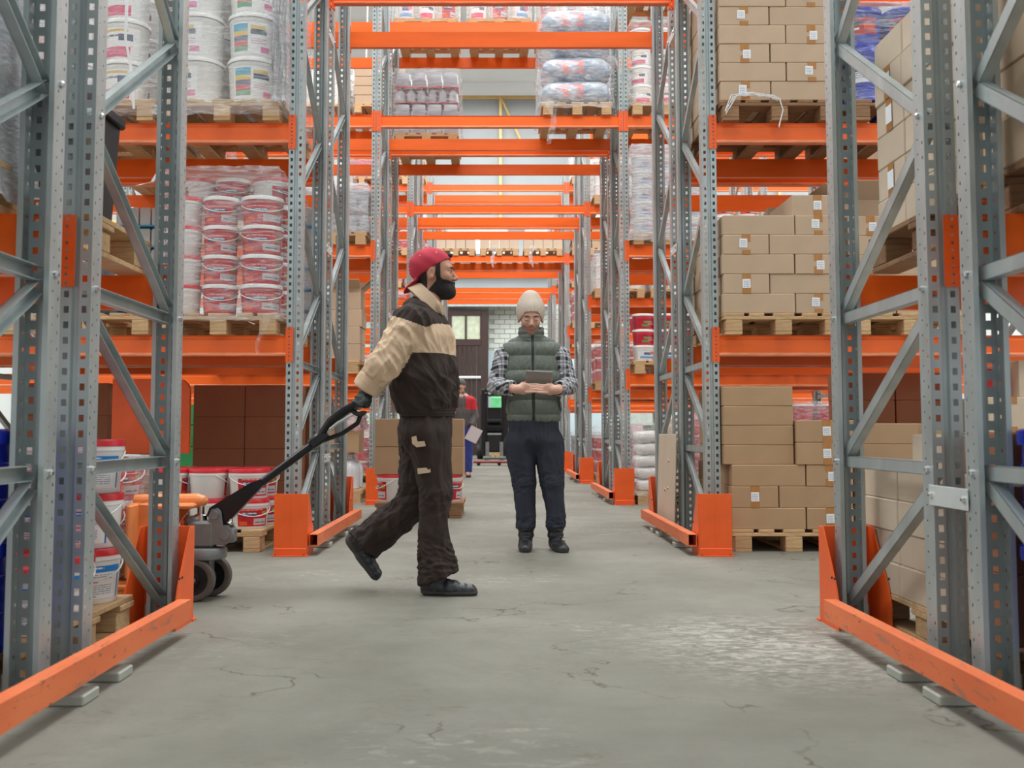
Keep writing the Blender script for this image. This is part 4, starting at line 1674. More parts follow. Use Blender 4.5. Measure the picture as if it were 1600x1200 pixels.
# left, level 0
P(-2.3, R3 - .05, 0, .82, 1.1, 'under white jugs, third row left floor', joined=True)
for i in range(3):
    for j in range(2):
        key = 'jug'
        if key not in CT:
            m = MB()
            m.lathe([(.10, 0), (.115, .01), (.118, .2), (.11, .25), (.07, .31), (.03, .335), (.03, .36), (.033, .362), (.033, .385), (.02, .39)], 16)
            CT[key] = m.mesh('jug_body', 'bottle_clear', True)
            m = MB()
            m.tube([(-.03, 0, .34), (-.06, 0, .37), (0, 0, .40), (.06, 0, .37), (.03, 0, .34)], .008, 6)
            CT['jh'] = m.mesh('handle', 'white', True)
        inst([('jug_body', CT['jug'], (0, 0, 0), (0, 0, 0), None), ('handle', CT['jh'], (0, 0, 0), (0, 0, 0), None)], 'jug',
             'white frosted plastic jug, %s %s, third row left floor' % (['front', 'rear'][j], ['left', 'middle', 'right'][i]), 'jug', (-2.16 + i * .26, R3 + .12 + j * .26, PH), .3 * i, 'white jugs')
carton(-1.83, R3 + .2, PH + .41, .62, .42, .25, 'across the white jugs, third row left', 'card_tan', tape=False)
wrap(-2.28, -1.52, R3 - .03, R3 + .6, PH + .66, PH + .86, 'crumpled on top, third row left floor', 'film_pink', .05, seed=71)
# left, level 1
P(-2.32, R3 - .05, L1z, .8, 1.1, 'under tan cartons, third row left', joined=False)
for L in range(4):
    for i in range(2):
        w = .39
        carton(-2.11 + i * .40 + (.015 if L == 2 else 0), R3 + .18, z1 + L * .192, w, .4, .19, '%s layer, %s, third row left' % (ORD[L], ['left', 'right'][i]), 'card', tape=False, rz=random.uniform(-.03, .03))
open_carton(-1.68, R3 + .2, z1 + 4 * .193, .32, .36, .05, 'topmost, third row left', seed=3)
open_carton(-2.12, R3 + .2, z1 + 4 * .193, .36, .36, .05, 'top left, third row left', seed=6)
# left, level 2
P(-2.25, R3 - .05, L2z, .8, 1.1, 'under canisters, third row left second shelf', joined=True)
for L in range(2):
    for i in range(3):
        bottle_pack(-2.1 + i * .27, R3 + .2, z2 + L * .26, .25, .36, .25, 2, '%s layer, %s, third row left second shelf' % (ORD[L], ['left', 'middle', 'right'][i]), 'bottle', 'bottle', pointed=(L == 0))
wrap(-2.26, -1.43, R3 - .04, R3 + .6, z2, z2 + .56, 'the canisters, third row left', 'film_dense', .015, seed=73)
# right side of row 3
P(1.51, R3 - .35, 0, .6, 1.1, 'under white sacks and tall cartons, third row right', joined=True)
for L in range(5):
    sack(1.645 + .01 * (L % 2), R3 - .10, PH + L * .13, .27, .42, .13, '%s in the pile, third row right floor' % ORD[L], 'white', 'white', group='white sacks')
for L in range(2):
    carton(1.93, R3 - .1, PH + L * .39, .26, .45, .385, '%s tall one beside the white sacks' % ['lower', 'upper'][L], 'card_pale', tape=False)
wrap(1.50, 2.08, R3 - .37, R3 + .2, .1, PH + .72, 'the white sacks, third row right', 'film', .02, seed=80, flare=.04)
P(2.15, R3 - .1, 0, .8, 1.1, 'under pinkish wrapped load, third row right', joined=True)
bucket_load(2.17, R3 - .05, PH, 3, 1, 4, .25, .2, 'pink wrapped load, third row right', 'pinkred', 'white', 'lab_red', n=16)
wrap(2.13, 2.97, R3 - .12, R3 + .4, PH, PH + .84, 'the rose buckets, third row right', 'film_pink', .02, seed=81)
P(1.53, R3 - .05, L1z, .8, 1.1, 'under mixed buckets, third row right shelf', joined=False)
for L in range(3):
    for i in range(3):
        for j in range(2):
            if j and L < 2:
                continue
            bucket(1.66 + i * .262, R3 + .1 + j * .27, z1 + L * .178, '%s layer, %s %s, third row right shelf' % (ORD[L], ['front', 'rear'][j], ['left', 'middle', 'right'][i]), .255, .176, 'white' if L == 0 else 'pinkred', 'white', 'lab_sea' if L == 0 else 'lab_green', rz=.3 - .2 * i, handle=False, n=20)
P(1.53, R3 - .05, L2z, .8, 1.1, 'under blue white buckets, third row right', joined=False)
bucket_load(1.54, R3, z2, 3, 1, 5, .26, .178, 'wrapped, third row right second shelf', 'white', 'white', 'lab_sea', rots=[.2, -.3, .1], n=18, handle=False)
wrap(1.50, 2.36, R3 - .06, R3 + .5, z2 - .1, z2 + 1.0, 'the blue white buckets, third row right', 'film_dense', .018, seed=84, flare=.02)
P(1.53, R3 - .05, L3z, .8, 1.1, 'third level, third row right', joined=True)
bucket_load(1.54, R3, zb, 3, 1, 4, .26, .22, 'third level, third row right', 'white', 'white', 'lab_pink', n=18, handle=False)
wrap(1.50, 2.36, R3 - .06, R3 + .5, zb - .05, zb + .95, 'the third level load, third row right', 'film', .018, seed=85, flare=.02)
P(2.45, R3 - .05, L2z, .8, 1.1, 'second slot, third row right second shelf', joined=True)
bucket_load(2.46, R3, z2, 3, 1, 2, .26, .2, 'second slot, third row right second shelf', 'white', 'white', 'lab_red', n=18, handle=False)


# ------------------------------------------------------------------ filler loads farther back, each one wrapped load
def far_load(x, y, z, kind, where, seed):
    rs = random.Random(seed)
    desc = {'white': 'wrapped pallet of white buckets', 'red': 'wrapped pallet of red buckets', 'card': 'pallet of plain cartons', 'green': 'pallet under green tarpaulin',
            'grey': 'wrapped pallet of grey canisters', 'pink': 'pinkish wrapped pallet load'}[kind]
    r = thing('pallet_load', desc + ', ' + where, 'pallet load', (x, y, z), 0, 'loaded pallets in the far racks')
    obj('boards', pallet_tmpl(.8, 1.1, 'wood', True)[0][1], r, (.4, .5, 0))
    key = ('fl', kind, seed % 3)
    if key not in CT:
        m = MB()
        h = {0: .75, 1: .95, 2: .6}[seed % 3]
        if kind in ('card', 'green'):
            nz = 4
            for L in range(nz):
                for i in range(2):
                    o = rs.uniform(-.01, .01)
                    m.box(.01 + i * .4 + o, .39 + i * .4 + o, -.02, 1.0, L * h / nz, (L + 1) * h / nz - .006, 0, .006)
        else:
            nz = int(h / .19)
            for L in range(nz):
                for i in range(3):
                    for j in range(3):
                        if j == 1 and i == 1:
                            continue
                        c = (.14 + i * .26, .12 + j * .32, L * .19)
                        m.lathe([(.105, 0), (.118, .15), (.118, .16)], 12, c=c, capt=False)
                        m.lathe([(.118, .16), (.126, .162), (.126, .185), (.001, .185)], 12, 1, c=c, capb=False, capt=False)
        mt = {'white': ['white', 'white'], 'red': ['redbody', 'white'], 'card': ['card', 'card'], 'green': ['green', 'green'], 'grey': ['bottle', 'bottle'], 'pink': ['pinkred', 'white']}[kind]
        CT[key] = (m.mesh('goods', mt, True), h)
    me, h = CT[key]
    g = obj('goods', me, r, (0, 0, PH))
    g['kind'] = 'stuff'
    if kind in ('white', 'red', 'grey', 'pink'):
        k2 = ('fw', kind, seed % 3)
        if k2 not in CT:
            o = wrap(-.01, .81, -.03, 1.0, 0, h + .03, 'far load shell', 'film' if kind != 'pink' else 'film_pink', .015, seed=seed, nu=8, nz=6)
            CT[k2] = o.data
            bpy.data.objects.remove(o)
        obj('film_cover', CT[k2], r, (0, 0, PH))
    return r


LVN = ['floor', 'first', 'second', 'third', 'fourth']
kinds = ['white', 'red', 'card', 'pink', 'white', 'grey', 'red', 'card']
sd = 100
HAVE = {(2, -1, 0, 0), (2, -1, 1, 0), (2, -1, 2, 0), (2, 1, 0, 0), (2, 1, 0, 1), (2, 1, 1, 0), (2, 1, 2, 0), (2, 1, 2, 1), (2, 1, 3, 0)}
for row in (2, 3, 4, 5):
    for bay in (-1, 1):
        for lv in range(5):
            for slot in range(3):
                sd += 1
                if (row, bay, lv, slot) in HAVE:
                    continue
                if row == 2 and bay == -1 and lv >= 3 and slot < 2:
                    continue
                if row >= 4 and slot == 2:
                    continue
                rs = random.Random(sd * 13)
                if rs.random() < .22:
                    continue
                kind = kinds[rs.randrange(len(kinds))]
                if lv == 0 and row == 3:
                    kind = 'green' if slot > 0 else kind
                if row == 2 and bay == -1 and lv == 0 and slot > 0:
                    kind = 'green'
                if row == 2 and bay == 1 and slot == 2 and lv == 0:
                    kind = 'red'
                if row == 3 and bay == -1 and slot == 0 and lv == 0:
                    kind = 'red'
                z = 0 if lv == 0 else LV[lv - 1]
                if bay > 0:
                    x = XC + 1.49 + slot * .88
                else:
                    x = XC - 1.50 - .8 - slot * .88
                far_load(x, ROWS[row] - .05, z, kind, '%s row %s, %s %s, slot %s' % (ROWN[row], 'right' if bay > 0 else 'left', LVN[lv], 'level' if lv else 'space', ['next the aisle', 'two', 'three'][slot]), sd)
# second row, rear rack, lightly filled behind
P(-3.85, R2 + 1.25, 0, .8, .9, 'under dark cartons, outer rear of second row left')
for L in range(4):
    for i in range(2):
        carton(-3.63 + i * .37, R2 + 1.5, PH + L * .256, .36, .4, .254, '%s dark layer, %s, outer rear stack, second row left' % (ORD[L], ['left', 'right'][i]), 'card_brown', tape=False)
for (x, lv, kind, k) in ((-3.15, 2, 'white', 302), (2.45, 3, 'white', 303), (3.3, 2, 'card', 304), (-3.95, 1, 'grey', 305)):
    far_load(x, R2 + FD + GAP + .05, 0 if lv == 0 else LV[lv - 1], kind, 'second row rear half, %s %s' % ('right' if x > 0 else 'left', ['floor', 'first shelf, outer', 'second shelf', 'top'][lv] + (' inner' if abs(x) < 2 else '')), k)

# white cartons on the fifth row bridge
R5 = ROWS[4]
for k, x0 in enumerate((-1.22, -.33, .56)):
    P(x0, R5 - .03, L3z, .8, 1.1, 'on the far bridge, %s' % ['left', 'middle', 'right'][k], joined=True)
    for i in range(4):
        o = carton(x0 + .1 + i * .2, R5 + .15, L3z + PH, .192, .3, .27, 'far bridge, %s pallet, place %s' % (['left', 'middle', 'right'][k], ['one', 'two', 'three', 'four'][i]), 'card_pale', tape=False)
for k, x in enumerate((.0, .78)):
    hanging_film(x - .05, R5 - .06, L3z + .2, .45, 'from the far bridge pallets, %s' % ['shorter', 'longer'][k], 'film_dense', .05, 20 + k)

# ------------------------------------------------------------------ loose things in the aisle
# pallet with buckets and two cartons behind the walking man
P(-1.10, 9.35, 0, .8, .8, 'standing in the aisle behind the walking man', mat='wood_old')
for j in range(2):
    for i in range(3):
        bucket(-.97 + i * .265, 9.50 + j * .28, PH, '%s %s, on the aisle pallet' % (['front', 'rear'][j], ['left', 'middle', 'right'][i]), .262, .245, 'white', 'red', 'lab_red', rz=(-1.2, .2, .7)[i], n=24)
for L in range(2):
    carton(-.705, 9.67, PH + .247 + L * .256, .81, .55, .253, '%s of two on the aisle pallet' % ['lower', 'upper'][L], 'card_tan', tape=False, rz=.01 * L)
# cardboard sheet leaning on the frame
m = MB()
m.box(0, .008, 0, .80, 0, .76, 0, .002)
o = obj('cardboard_sheet', m.mesh('cardboard_sheet', 'card_pale'), None, (1.326, 7.70, .004), (.0, .03, .0))
tag(o, 'flat pale cardboard sheet leaning on the second row right frame', 'cardboard')
for (yy, zz) in ((.28, .55), (.42, .32), (.30, .34)):
    h = MB()
    h.tube([(-.003, yy - .02, zz), (-.003, yy, zz + .012), (-.003, yy + .014, zz - .006), (-.003, yy + .02, zz + .01)], .004, 5)
    obj('tear', h.mesh('tear', 'tape'), o)

# ------------------------------------------------------------------ pallet jack
jx, jy = -1.36, 4.86
J = thing('pallet_jack', 'pallet jack with orange body, grey pump and long black handle', 'pallet jack', (jx, jy, 0))


def jp(name, mb, mat, smooth=True, parent=None, loc=(0, 0, 0), rot=(0, 0, 0)):
    return obj(name, mb.mesh(name, mat, smooth), parent or J, loc, rot)


for k, (wx, wy) in enumerate(((-.035, -.075), (.0, .085))):
    m = MB()
    m.lathe([(.07, -.022), (.082, -.026), (.093, -.024), (.098, -.012), (.098, .012), (.093, .024), (.082, .026), (.07, .022)], 36, capb=False, capt=False)
    w = jp('wheel', m, 'tyre', True, None, (wx, wy, .098), (PI / 2, 0, 0))
    m = MB()
    m.lathe([(.012, -.030), (.028, -.030), (.034, -.018), (.064, -.018), (.072, -.022), (.074, 0), (.072, .022), (.064, .018), (.034, .018), (.028, .030), (.012, .030)], 24)
    jp('hub', m, 'blackpaint', True, w)
m = MB()
m.tube([(-.035, -.12, .098), (.0, .13, .098)], .014, 8)
m.box(-.03, .03, -.035, .035, .09, .20, 0, .006)
jp('axle', m, 'greycast', False)
m = MB()
m.lathe([(.07, .185), (.10, .19), (.104, .20), (.104, .232), (.098, .24), (.05, .242)], 28, c=(-.01, 0, 0))
jp('turntable', m, 'greycast')
m = MB()
m.box(-.085, .045, -.06, .06, .242, .365, 0, .012)
m.box(-.095, -.03, -.045, .045, .26, .385, 0, .012)
m.box(-.07, -.02, -.03, .03, .365, .38, 0, .006)
jp('pump_body', m, 'greycast', False)
m = MB()
m.lathe([(.030, .36), (.030, .39), (.024, .394)], 16, c=(-.03, 0, 0))
m.lathe([(.017, .385), (.017, .44)], 16, c=(-.03, 0, 0))
jp('piston', m, 'chrome')
m = MB()
for yy in (-.055, .035):
    pts = [(.03, .26), (.10, .255), (.128, .28), (.128, .32), (.11, .345), (.085, .345), (.075, .41), (.06, .425), (.035, .42), (.02, .39)]
    m.prism(pts, yy, yy + .02, 'y')
m.box(.06, .135, -.036, .036, .262, .33, 0, .01)
m.tube([(.05, -.07, .395), (.05, .07, .395)], .02, 12)
m.tube([(.10, -.065, .30), (.10, .065, .30)], .022, 12)
jp('pump_yoke', m, 'greycast')
m = MB()
m.lathe([(.022, 0), (.024, .01), (.016, .02), (.016, .028)], 12, c=(.105, 0, .345))
jp('pump_roller', m, 'chrome')
# orange lifting frame and forks
m = MB()
m.tube([(-.34, 0, .452), (-.10, 0, .456), (-.045, 0, .457), (-.015, 0, .454), (.0, 0, .45)], [.034, .034, .034, .026, .01], 16)
m.box(-.34, -.04, -.12, .12, .425, .45, 0, .01)
m.box(-.30, -.28, -.24, .24, .12, .45, 0, .006)
m.prism([(-.30, .45), (-.10, .43), (-.16, .35), (-.28, .16)], -.125, -.11, 'y')
m.prism([(-.30, .45), (-.10, .43), (-.16, .35), (-.28, .16)], .11, .125, 'y')
jp('lift_frame', m, 'jackorange', False)
for yy in (-.19, .19):
    m = MB()
    m.box(-1.48, -.28, yy - .075, yy + .075, .075, .10, 0, .006)
    m.box(-1.40, -.28, yy - .075, yy - .07, .045, .075)
    m.box(-1.40, -.28, yy + .07, yy + .075, .045, .075)
    f = jp('fork', m, 'jackorange', False)
    r = MB()
    r.tube([(-1.30, yy - .05, .036), (-1.30, yy + .05, .036)], .036, 16)
    jp('load_roller', r, 'tyre', True, f)
# handle: from the pump up to the man's glove
p0 = Vector((.045, 0, .385))
p1 = Vector((.70, 0, .875))
dirv = (p1 - p0).normalized()
LH = (p1 - p0).length
ang = math.atan2(dirv.z, dirv.x)
hd = MB()
# flat tapered lower arm, local x along the handle
hd.prism([(-.03, -.03), (.0, -.05), (.06, -.052), (.24, -.02), (.27, -.014), (.27, .014), (.22, .03), (.0, .05), (-.03, .03)], -.022, .022, 'y')
hd.tube([(.2, 0, 0), (LH - .22, 0, 0)], .019, 12)
hb_ = obj('handle_shaft', hd.mesh('handle_shaft', 'blackpaint', True), J, p0, (0, -ang, 0))
lp = MB()
q = LH - .22
loop = [(q - .02, .0, 0), (q + .04, .0, .02), (q + .10, .0, .038), (q + .18, .0, .038), (q + .235, 0, .028), (q + .25, 0, .0), (q + .235, 0, -.028), (q + .18, 0, -.042), (q + .08, 0, -.036), (q - .02, 0, -.008)]
for s in (-1, 1):
    lp.tube([(a, s * .055 * min(1, max(0, (a - q) / .12)), c) for a, b, c in loop[:5]], .017, 8)
lp.tube([(q + .235, -.06, .02), (q + .235, .06, .02)], .016, 10)
lp.tube([(q + .0, 0, -.01), (q + .10, 0, -.04), (q + .19, 0, -.045), (q + .23, 0, -.02)], .011, 8)
lp.box(q - .05, q + .05, -.03, .03, -.022, .03, 0, .01)
obj('grip_loop', lp.mesh('grip_loop', 'blackpaint', True), J, p0, (0, -ang, 0))
lv_ = MB()
lv_.tube([(q + .02, .0, .01), (q + .12, .0, .012), (q + .2, .0, .0)], .007, 6)
obj('release_lever', lv_.mesh('release_lever', 'chrome', True), J, p0, (0, -ang, 0))
# the load on its forks
px_ = jx - .36 - 1.12
P(px_, 4.46, .101, 1.1, .8, 'on the forks of the pallet jack')
for L in range(2):
    for j in range(3):
        for i in range(4):
            if i < 3 and j > 0 and L == 0:
                continue
            bucket(px_ + .14 + i * .272, 4.60 + j * .26, .245 + L * .2, '%s layer, %s row, column %s, pallet jack load' % (ORD[L], ['front', 'middle', 'rear'][j], ['one', 'two', 'three', 'four'][i]), .255, .2, 'pinkred', 'white', 'lab_red', rz=.6, n=20)
wrap(px_ - .01, px_ + 1.11, 4.45, 5.27, .15, .665, 'the red buckets on the pallet jack', 'film', .022, seed=91, nu=16, nz=12)

# ------------------------------------------------------------------ things at the far end
fx, fz = at(767, 700, 29.3)
F = thing('forklift', 'black forklift with tall mast parked beside the brown gate', 'forklift', (fx + .1, 29.3, 0))
m = MB()
for s in (-.32, .32):
    m.box(s - .05, s + .05, -.1, .02, .1, 2.0, 0, .01)
    m.box(s * .75 - .04, s * .75 + .04, .0, .08, .1, 1.9, 0, .01)
m.box(-.32, .32, -.08, .0, 1.92, 2.0)
m.box(-.32, .32, -.08, .0, .9, .96)
obj('mast', m.mesh('mast', 'blackpaint'), F)
for s in (-.2, .2):
    m = MB()
    m.prism([(-1.1, .06), (-.12, .06), (-.12, .5), (-.16, .5), (-.16, .1), (-1.1, .08)], s - .05, s + .05, 'x')
    obj('fork', m.mesh('fork', 'greycast'), F)
m = MB()
m.box(-.42, .42, .15, 1.6, .2, .75, 0, .05)
m.box(-.42, .42, .9, 1.65, .75, 1.05, 0, .06)
obj('chassis', m.mesh('chassis', 'blacksteel'), F)
m = MB()
for sx in (-.38, .38):
    m.tube([(sx, .3, .7), (sx, .35, 1.85), (sx, 1.3, 1.85), (sx, 1.55, 1.0)], .03, 8)
m.box(-.4, .4, .35, 1.3, 1.83, 1.87)
obj('overhead_guard', m.mesh('overhead_guard', 'blackpaint'), F)
for sx in (-.42, .42):
    for yy in (.35, 1.4):
        m = MB()
        m.lathe([(.1, -.08), (.2, -.08), (.22, -.05), (.22, .05), (.2, .08), (.1, .08)], 20)
        obj('wheel', m.mesh('wheel', 'black', True), F, (sx, yy, .22), (0, PI / 2, 0))
m = MB()
m.box(-.22, .22, .55, .95, 1.05, 1.15, 0, .03)
m.box(-.22, .22, .95, 1.05, 1.1, 1.5, 0, .03)
obj('seat', m.mesh('seat', 'black'), F)
# stacked goods by the light panel
for k, (x, y, w, zt, mt, lb) in enumerate(((777, 32.4, .40, 1.9, 'mint', 'mint green'), (787, 33.8, .5, 1.6, 'cyan', 'sky blue'), (803, 32.6, .45, 1.1, 'yellow', 'pale yellow'))):
    X, _ = at(x, 690, y)
    m = MB()
    for q in range(3):
        m.box(-w / 2, w / 2, -.3, .3, .15 + q * (zt - .15) / 3, .15 + (q + 1) * (zt - .15) / 3 - .02, 0, .03)
    r = thing('crate_stack', '%s stacked crates far behind by the pale wall' % lb, 'crates', (X, y, 0))
    obj('crates', m.mesh('crates', mt), r)
    obj('boards', pallet_tmpl(.42, .8, 'wood', True)[0][1], r)
# red pallet truck lying behind the man in the vest
X0, _ = at(742, 722, 25.5)
T_ = thing('hand_truck', 'dark red pallet truck standing empty far down the aisle', 'pallet truck', (X0, 24.0, 0))
for s in (-.2, .2):
    m = MB()
    m.box(0, 1.15, s - .08, s + .08, .06, .11, 0, .01)
    fk = obj('fork', m.mesh('fork', 'darkred'), T_)
    for xx in (.12, .6):
        m = MB()
        m.tube([(xx, s - .05, .04), (xx, s + .05, .04)], .04, 12)
        obj('roller', m.mesh('roller', 'black', True), fk)
m = MB()
m.box(1.12, 1.22, -.28, .28, .08, .5, 0, .02)
m.tube([(1.25, 0, .4), (1.45, 0, 1.1)], .025, 8)
m.tube([(1.45, -.15, 1.1), (1.45, .15, 1.1)], .02, 8)
m.tube([(1.28, -.1, .1), (1.28, .1, .1)], .1, 16)
obj('pump_and_handle', m.mesh('pump_and_handle', 'darkred'), T_)
# white light fixture under the roof, left
X, Z = at(530, 130, 19)
m = MB()
m.box(-1.4, .75, -.12, .12, 0, .12, 0, .02)
o = obj('hanging_lamp', m.mesh('hanging_lamp', 'white_metal'), None, (X, 19, Z))
tag(o, 'long white lamp housing hanging high at the left', 'lamp')
for q in (-.9, .5):
    m = MB()
    m.tube([(q, 0, .12), (q + .1, 0, 12.6 - Z)], .012, 5)
    obj('suspension_rod', m.mesh('suspension_rod', 'white_metal'), o)

# ------------------------------------------------------------------ people
MAT['skin1'] = M('warm_brown_skin', sr(190, 138, 112), .5, 0, .06, 12, .05, 80, sub=.1)
MAT['skin2'] = M('fair_skin', sr(206, 160, 140), .5, 0, .07, 12, .05, 80, sub=.1)
MAT['hair'] = M('dark_hair', sr(34, 26, 23), .7, 0, .35, 90, .8, 260)
MAT['stubble'] = M('brown_stubble', sr(150, 108, 92), .7, 0, .2, 160, .3, 200)
MAT['lips'] = M('lips', sr(188, 122, 108), .45, 0, .05, 10)
MAT['capred'] = M('faded_red_cotton', sr(186, 44, 66), .8, 0, .1, 14, .1, 120)
MAT['brownfab'] = M('dark_brown_work_fabric', sr(50, 38, 33), .85, 0, .15, 8, .12, 90)
MAT['beigefab'] = M('beige_work_fabric', sr(206, 179, 150), .85, 0, .09, 7, .12, 90)
MAT['vest'] = M('moss_green_nylon', sr(96, 104, 94), .55, 0, .08, 7, .1, 40)
MAT['vestdark'] = M('black_piping', sr(28, 30, 30), .5, 0, .1, 10)
MAT['navy'] = M('dark_navy_denim', sr(42, 46, 58), .85, 0, .12, 9, .12, 80)
MAT['beanie'] = M('oatmeal_knit', sr(205, 190, 175), .9, 0, .06, 20, .2, 90)
MAT['boot'] = M('black_leather', sr(38, 42, 46), .42, 0, .15, 12, .1, 60)
MAT['sole'] = M('worn_rubber_sole', sr(66, 64, 62), .7, 0, .15, 20)
MAT['glove'] = M('black_grey_glove', sr(48, 54, 52), .6, 0, .2, 18, .2, 80)
MAT['eyew'] = M('eye_white', sr(215, 210, 205), .25, 0, .02)
MAT['greyjkt'] = M('grey_work_jacket', sr(92, 90, 90), .75, 0, .15, 9, .1, 60)
MAT['redjkt'] = M('red_work_yoke', sr(196, 40, 52), .75, 0, .1, 9)
MAT['bluetr'] = M('blue_work_trousers', sr(44, 62, 140), .75, 0, .12, 9)
MAT['tabletgrey'] = M('grey_tablet_back', sr(142, 140, 136), .35, .3, .04, 5)


def plaid():
    t = NT('black_white_plaid_flannel')
    v = t.coord('Object')
    sx = t.n('ShaderNodeSeparateXYZ')
    t.l(v, sx.inputs[0])
    a = t.math('ADD', sx.outputs[0], t.math('MULTIPLY', sx.outputs[1], .7))
    b = t.math('ADD', sx.outputs[2], t.math('MULTIPLY', sx.outputs[1], .35))
    fa = t.math('FRACT', t.math('MULTIPLY', a, 17))
    fb = t.math('FRACT', t.math('MULTIPLY', b, 17))
    ba = t.math('LESS_THAN', fa, .38)
    bb = t.math('LESS_THAN', fb, .38)
    s = t.math('MULTIPLY', t.math('ADD', ba, bb), .5)
    c = t.mix(s, sr(186, 186, 190), sr(34, 36, 42))
    la = t.math('LESS_THAN', t.math('ABSOLUTE', t.math('SUBTRACT', fa, .7)), .05)
    lb_ = t.math('LESS_THAN', t.math('ABSOLUTE', t.math('SUBTRACT', fb, .7)), .05)
    c = t.mix(t.math('MULTIPLY', t.math('MAXIMUM', la, lb_), .7), c, sr(60, 62, 68))
    t.l(c, t.b.inputs['Base Color'])
    t.b.inputs['Roughness'].default_value = .85
    return t.m


MAT['plaid'] = plaid()


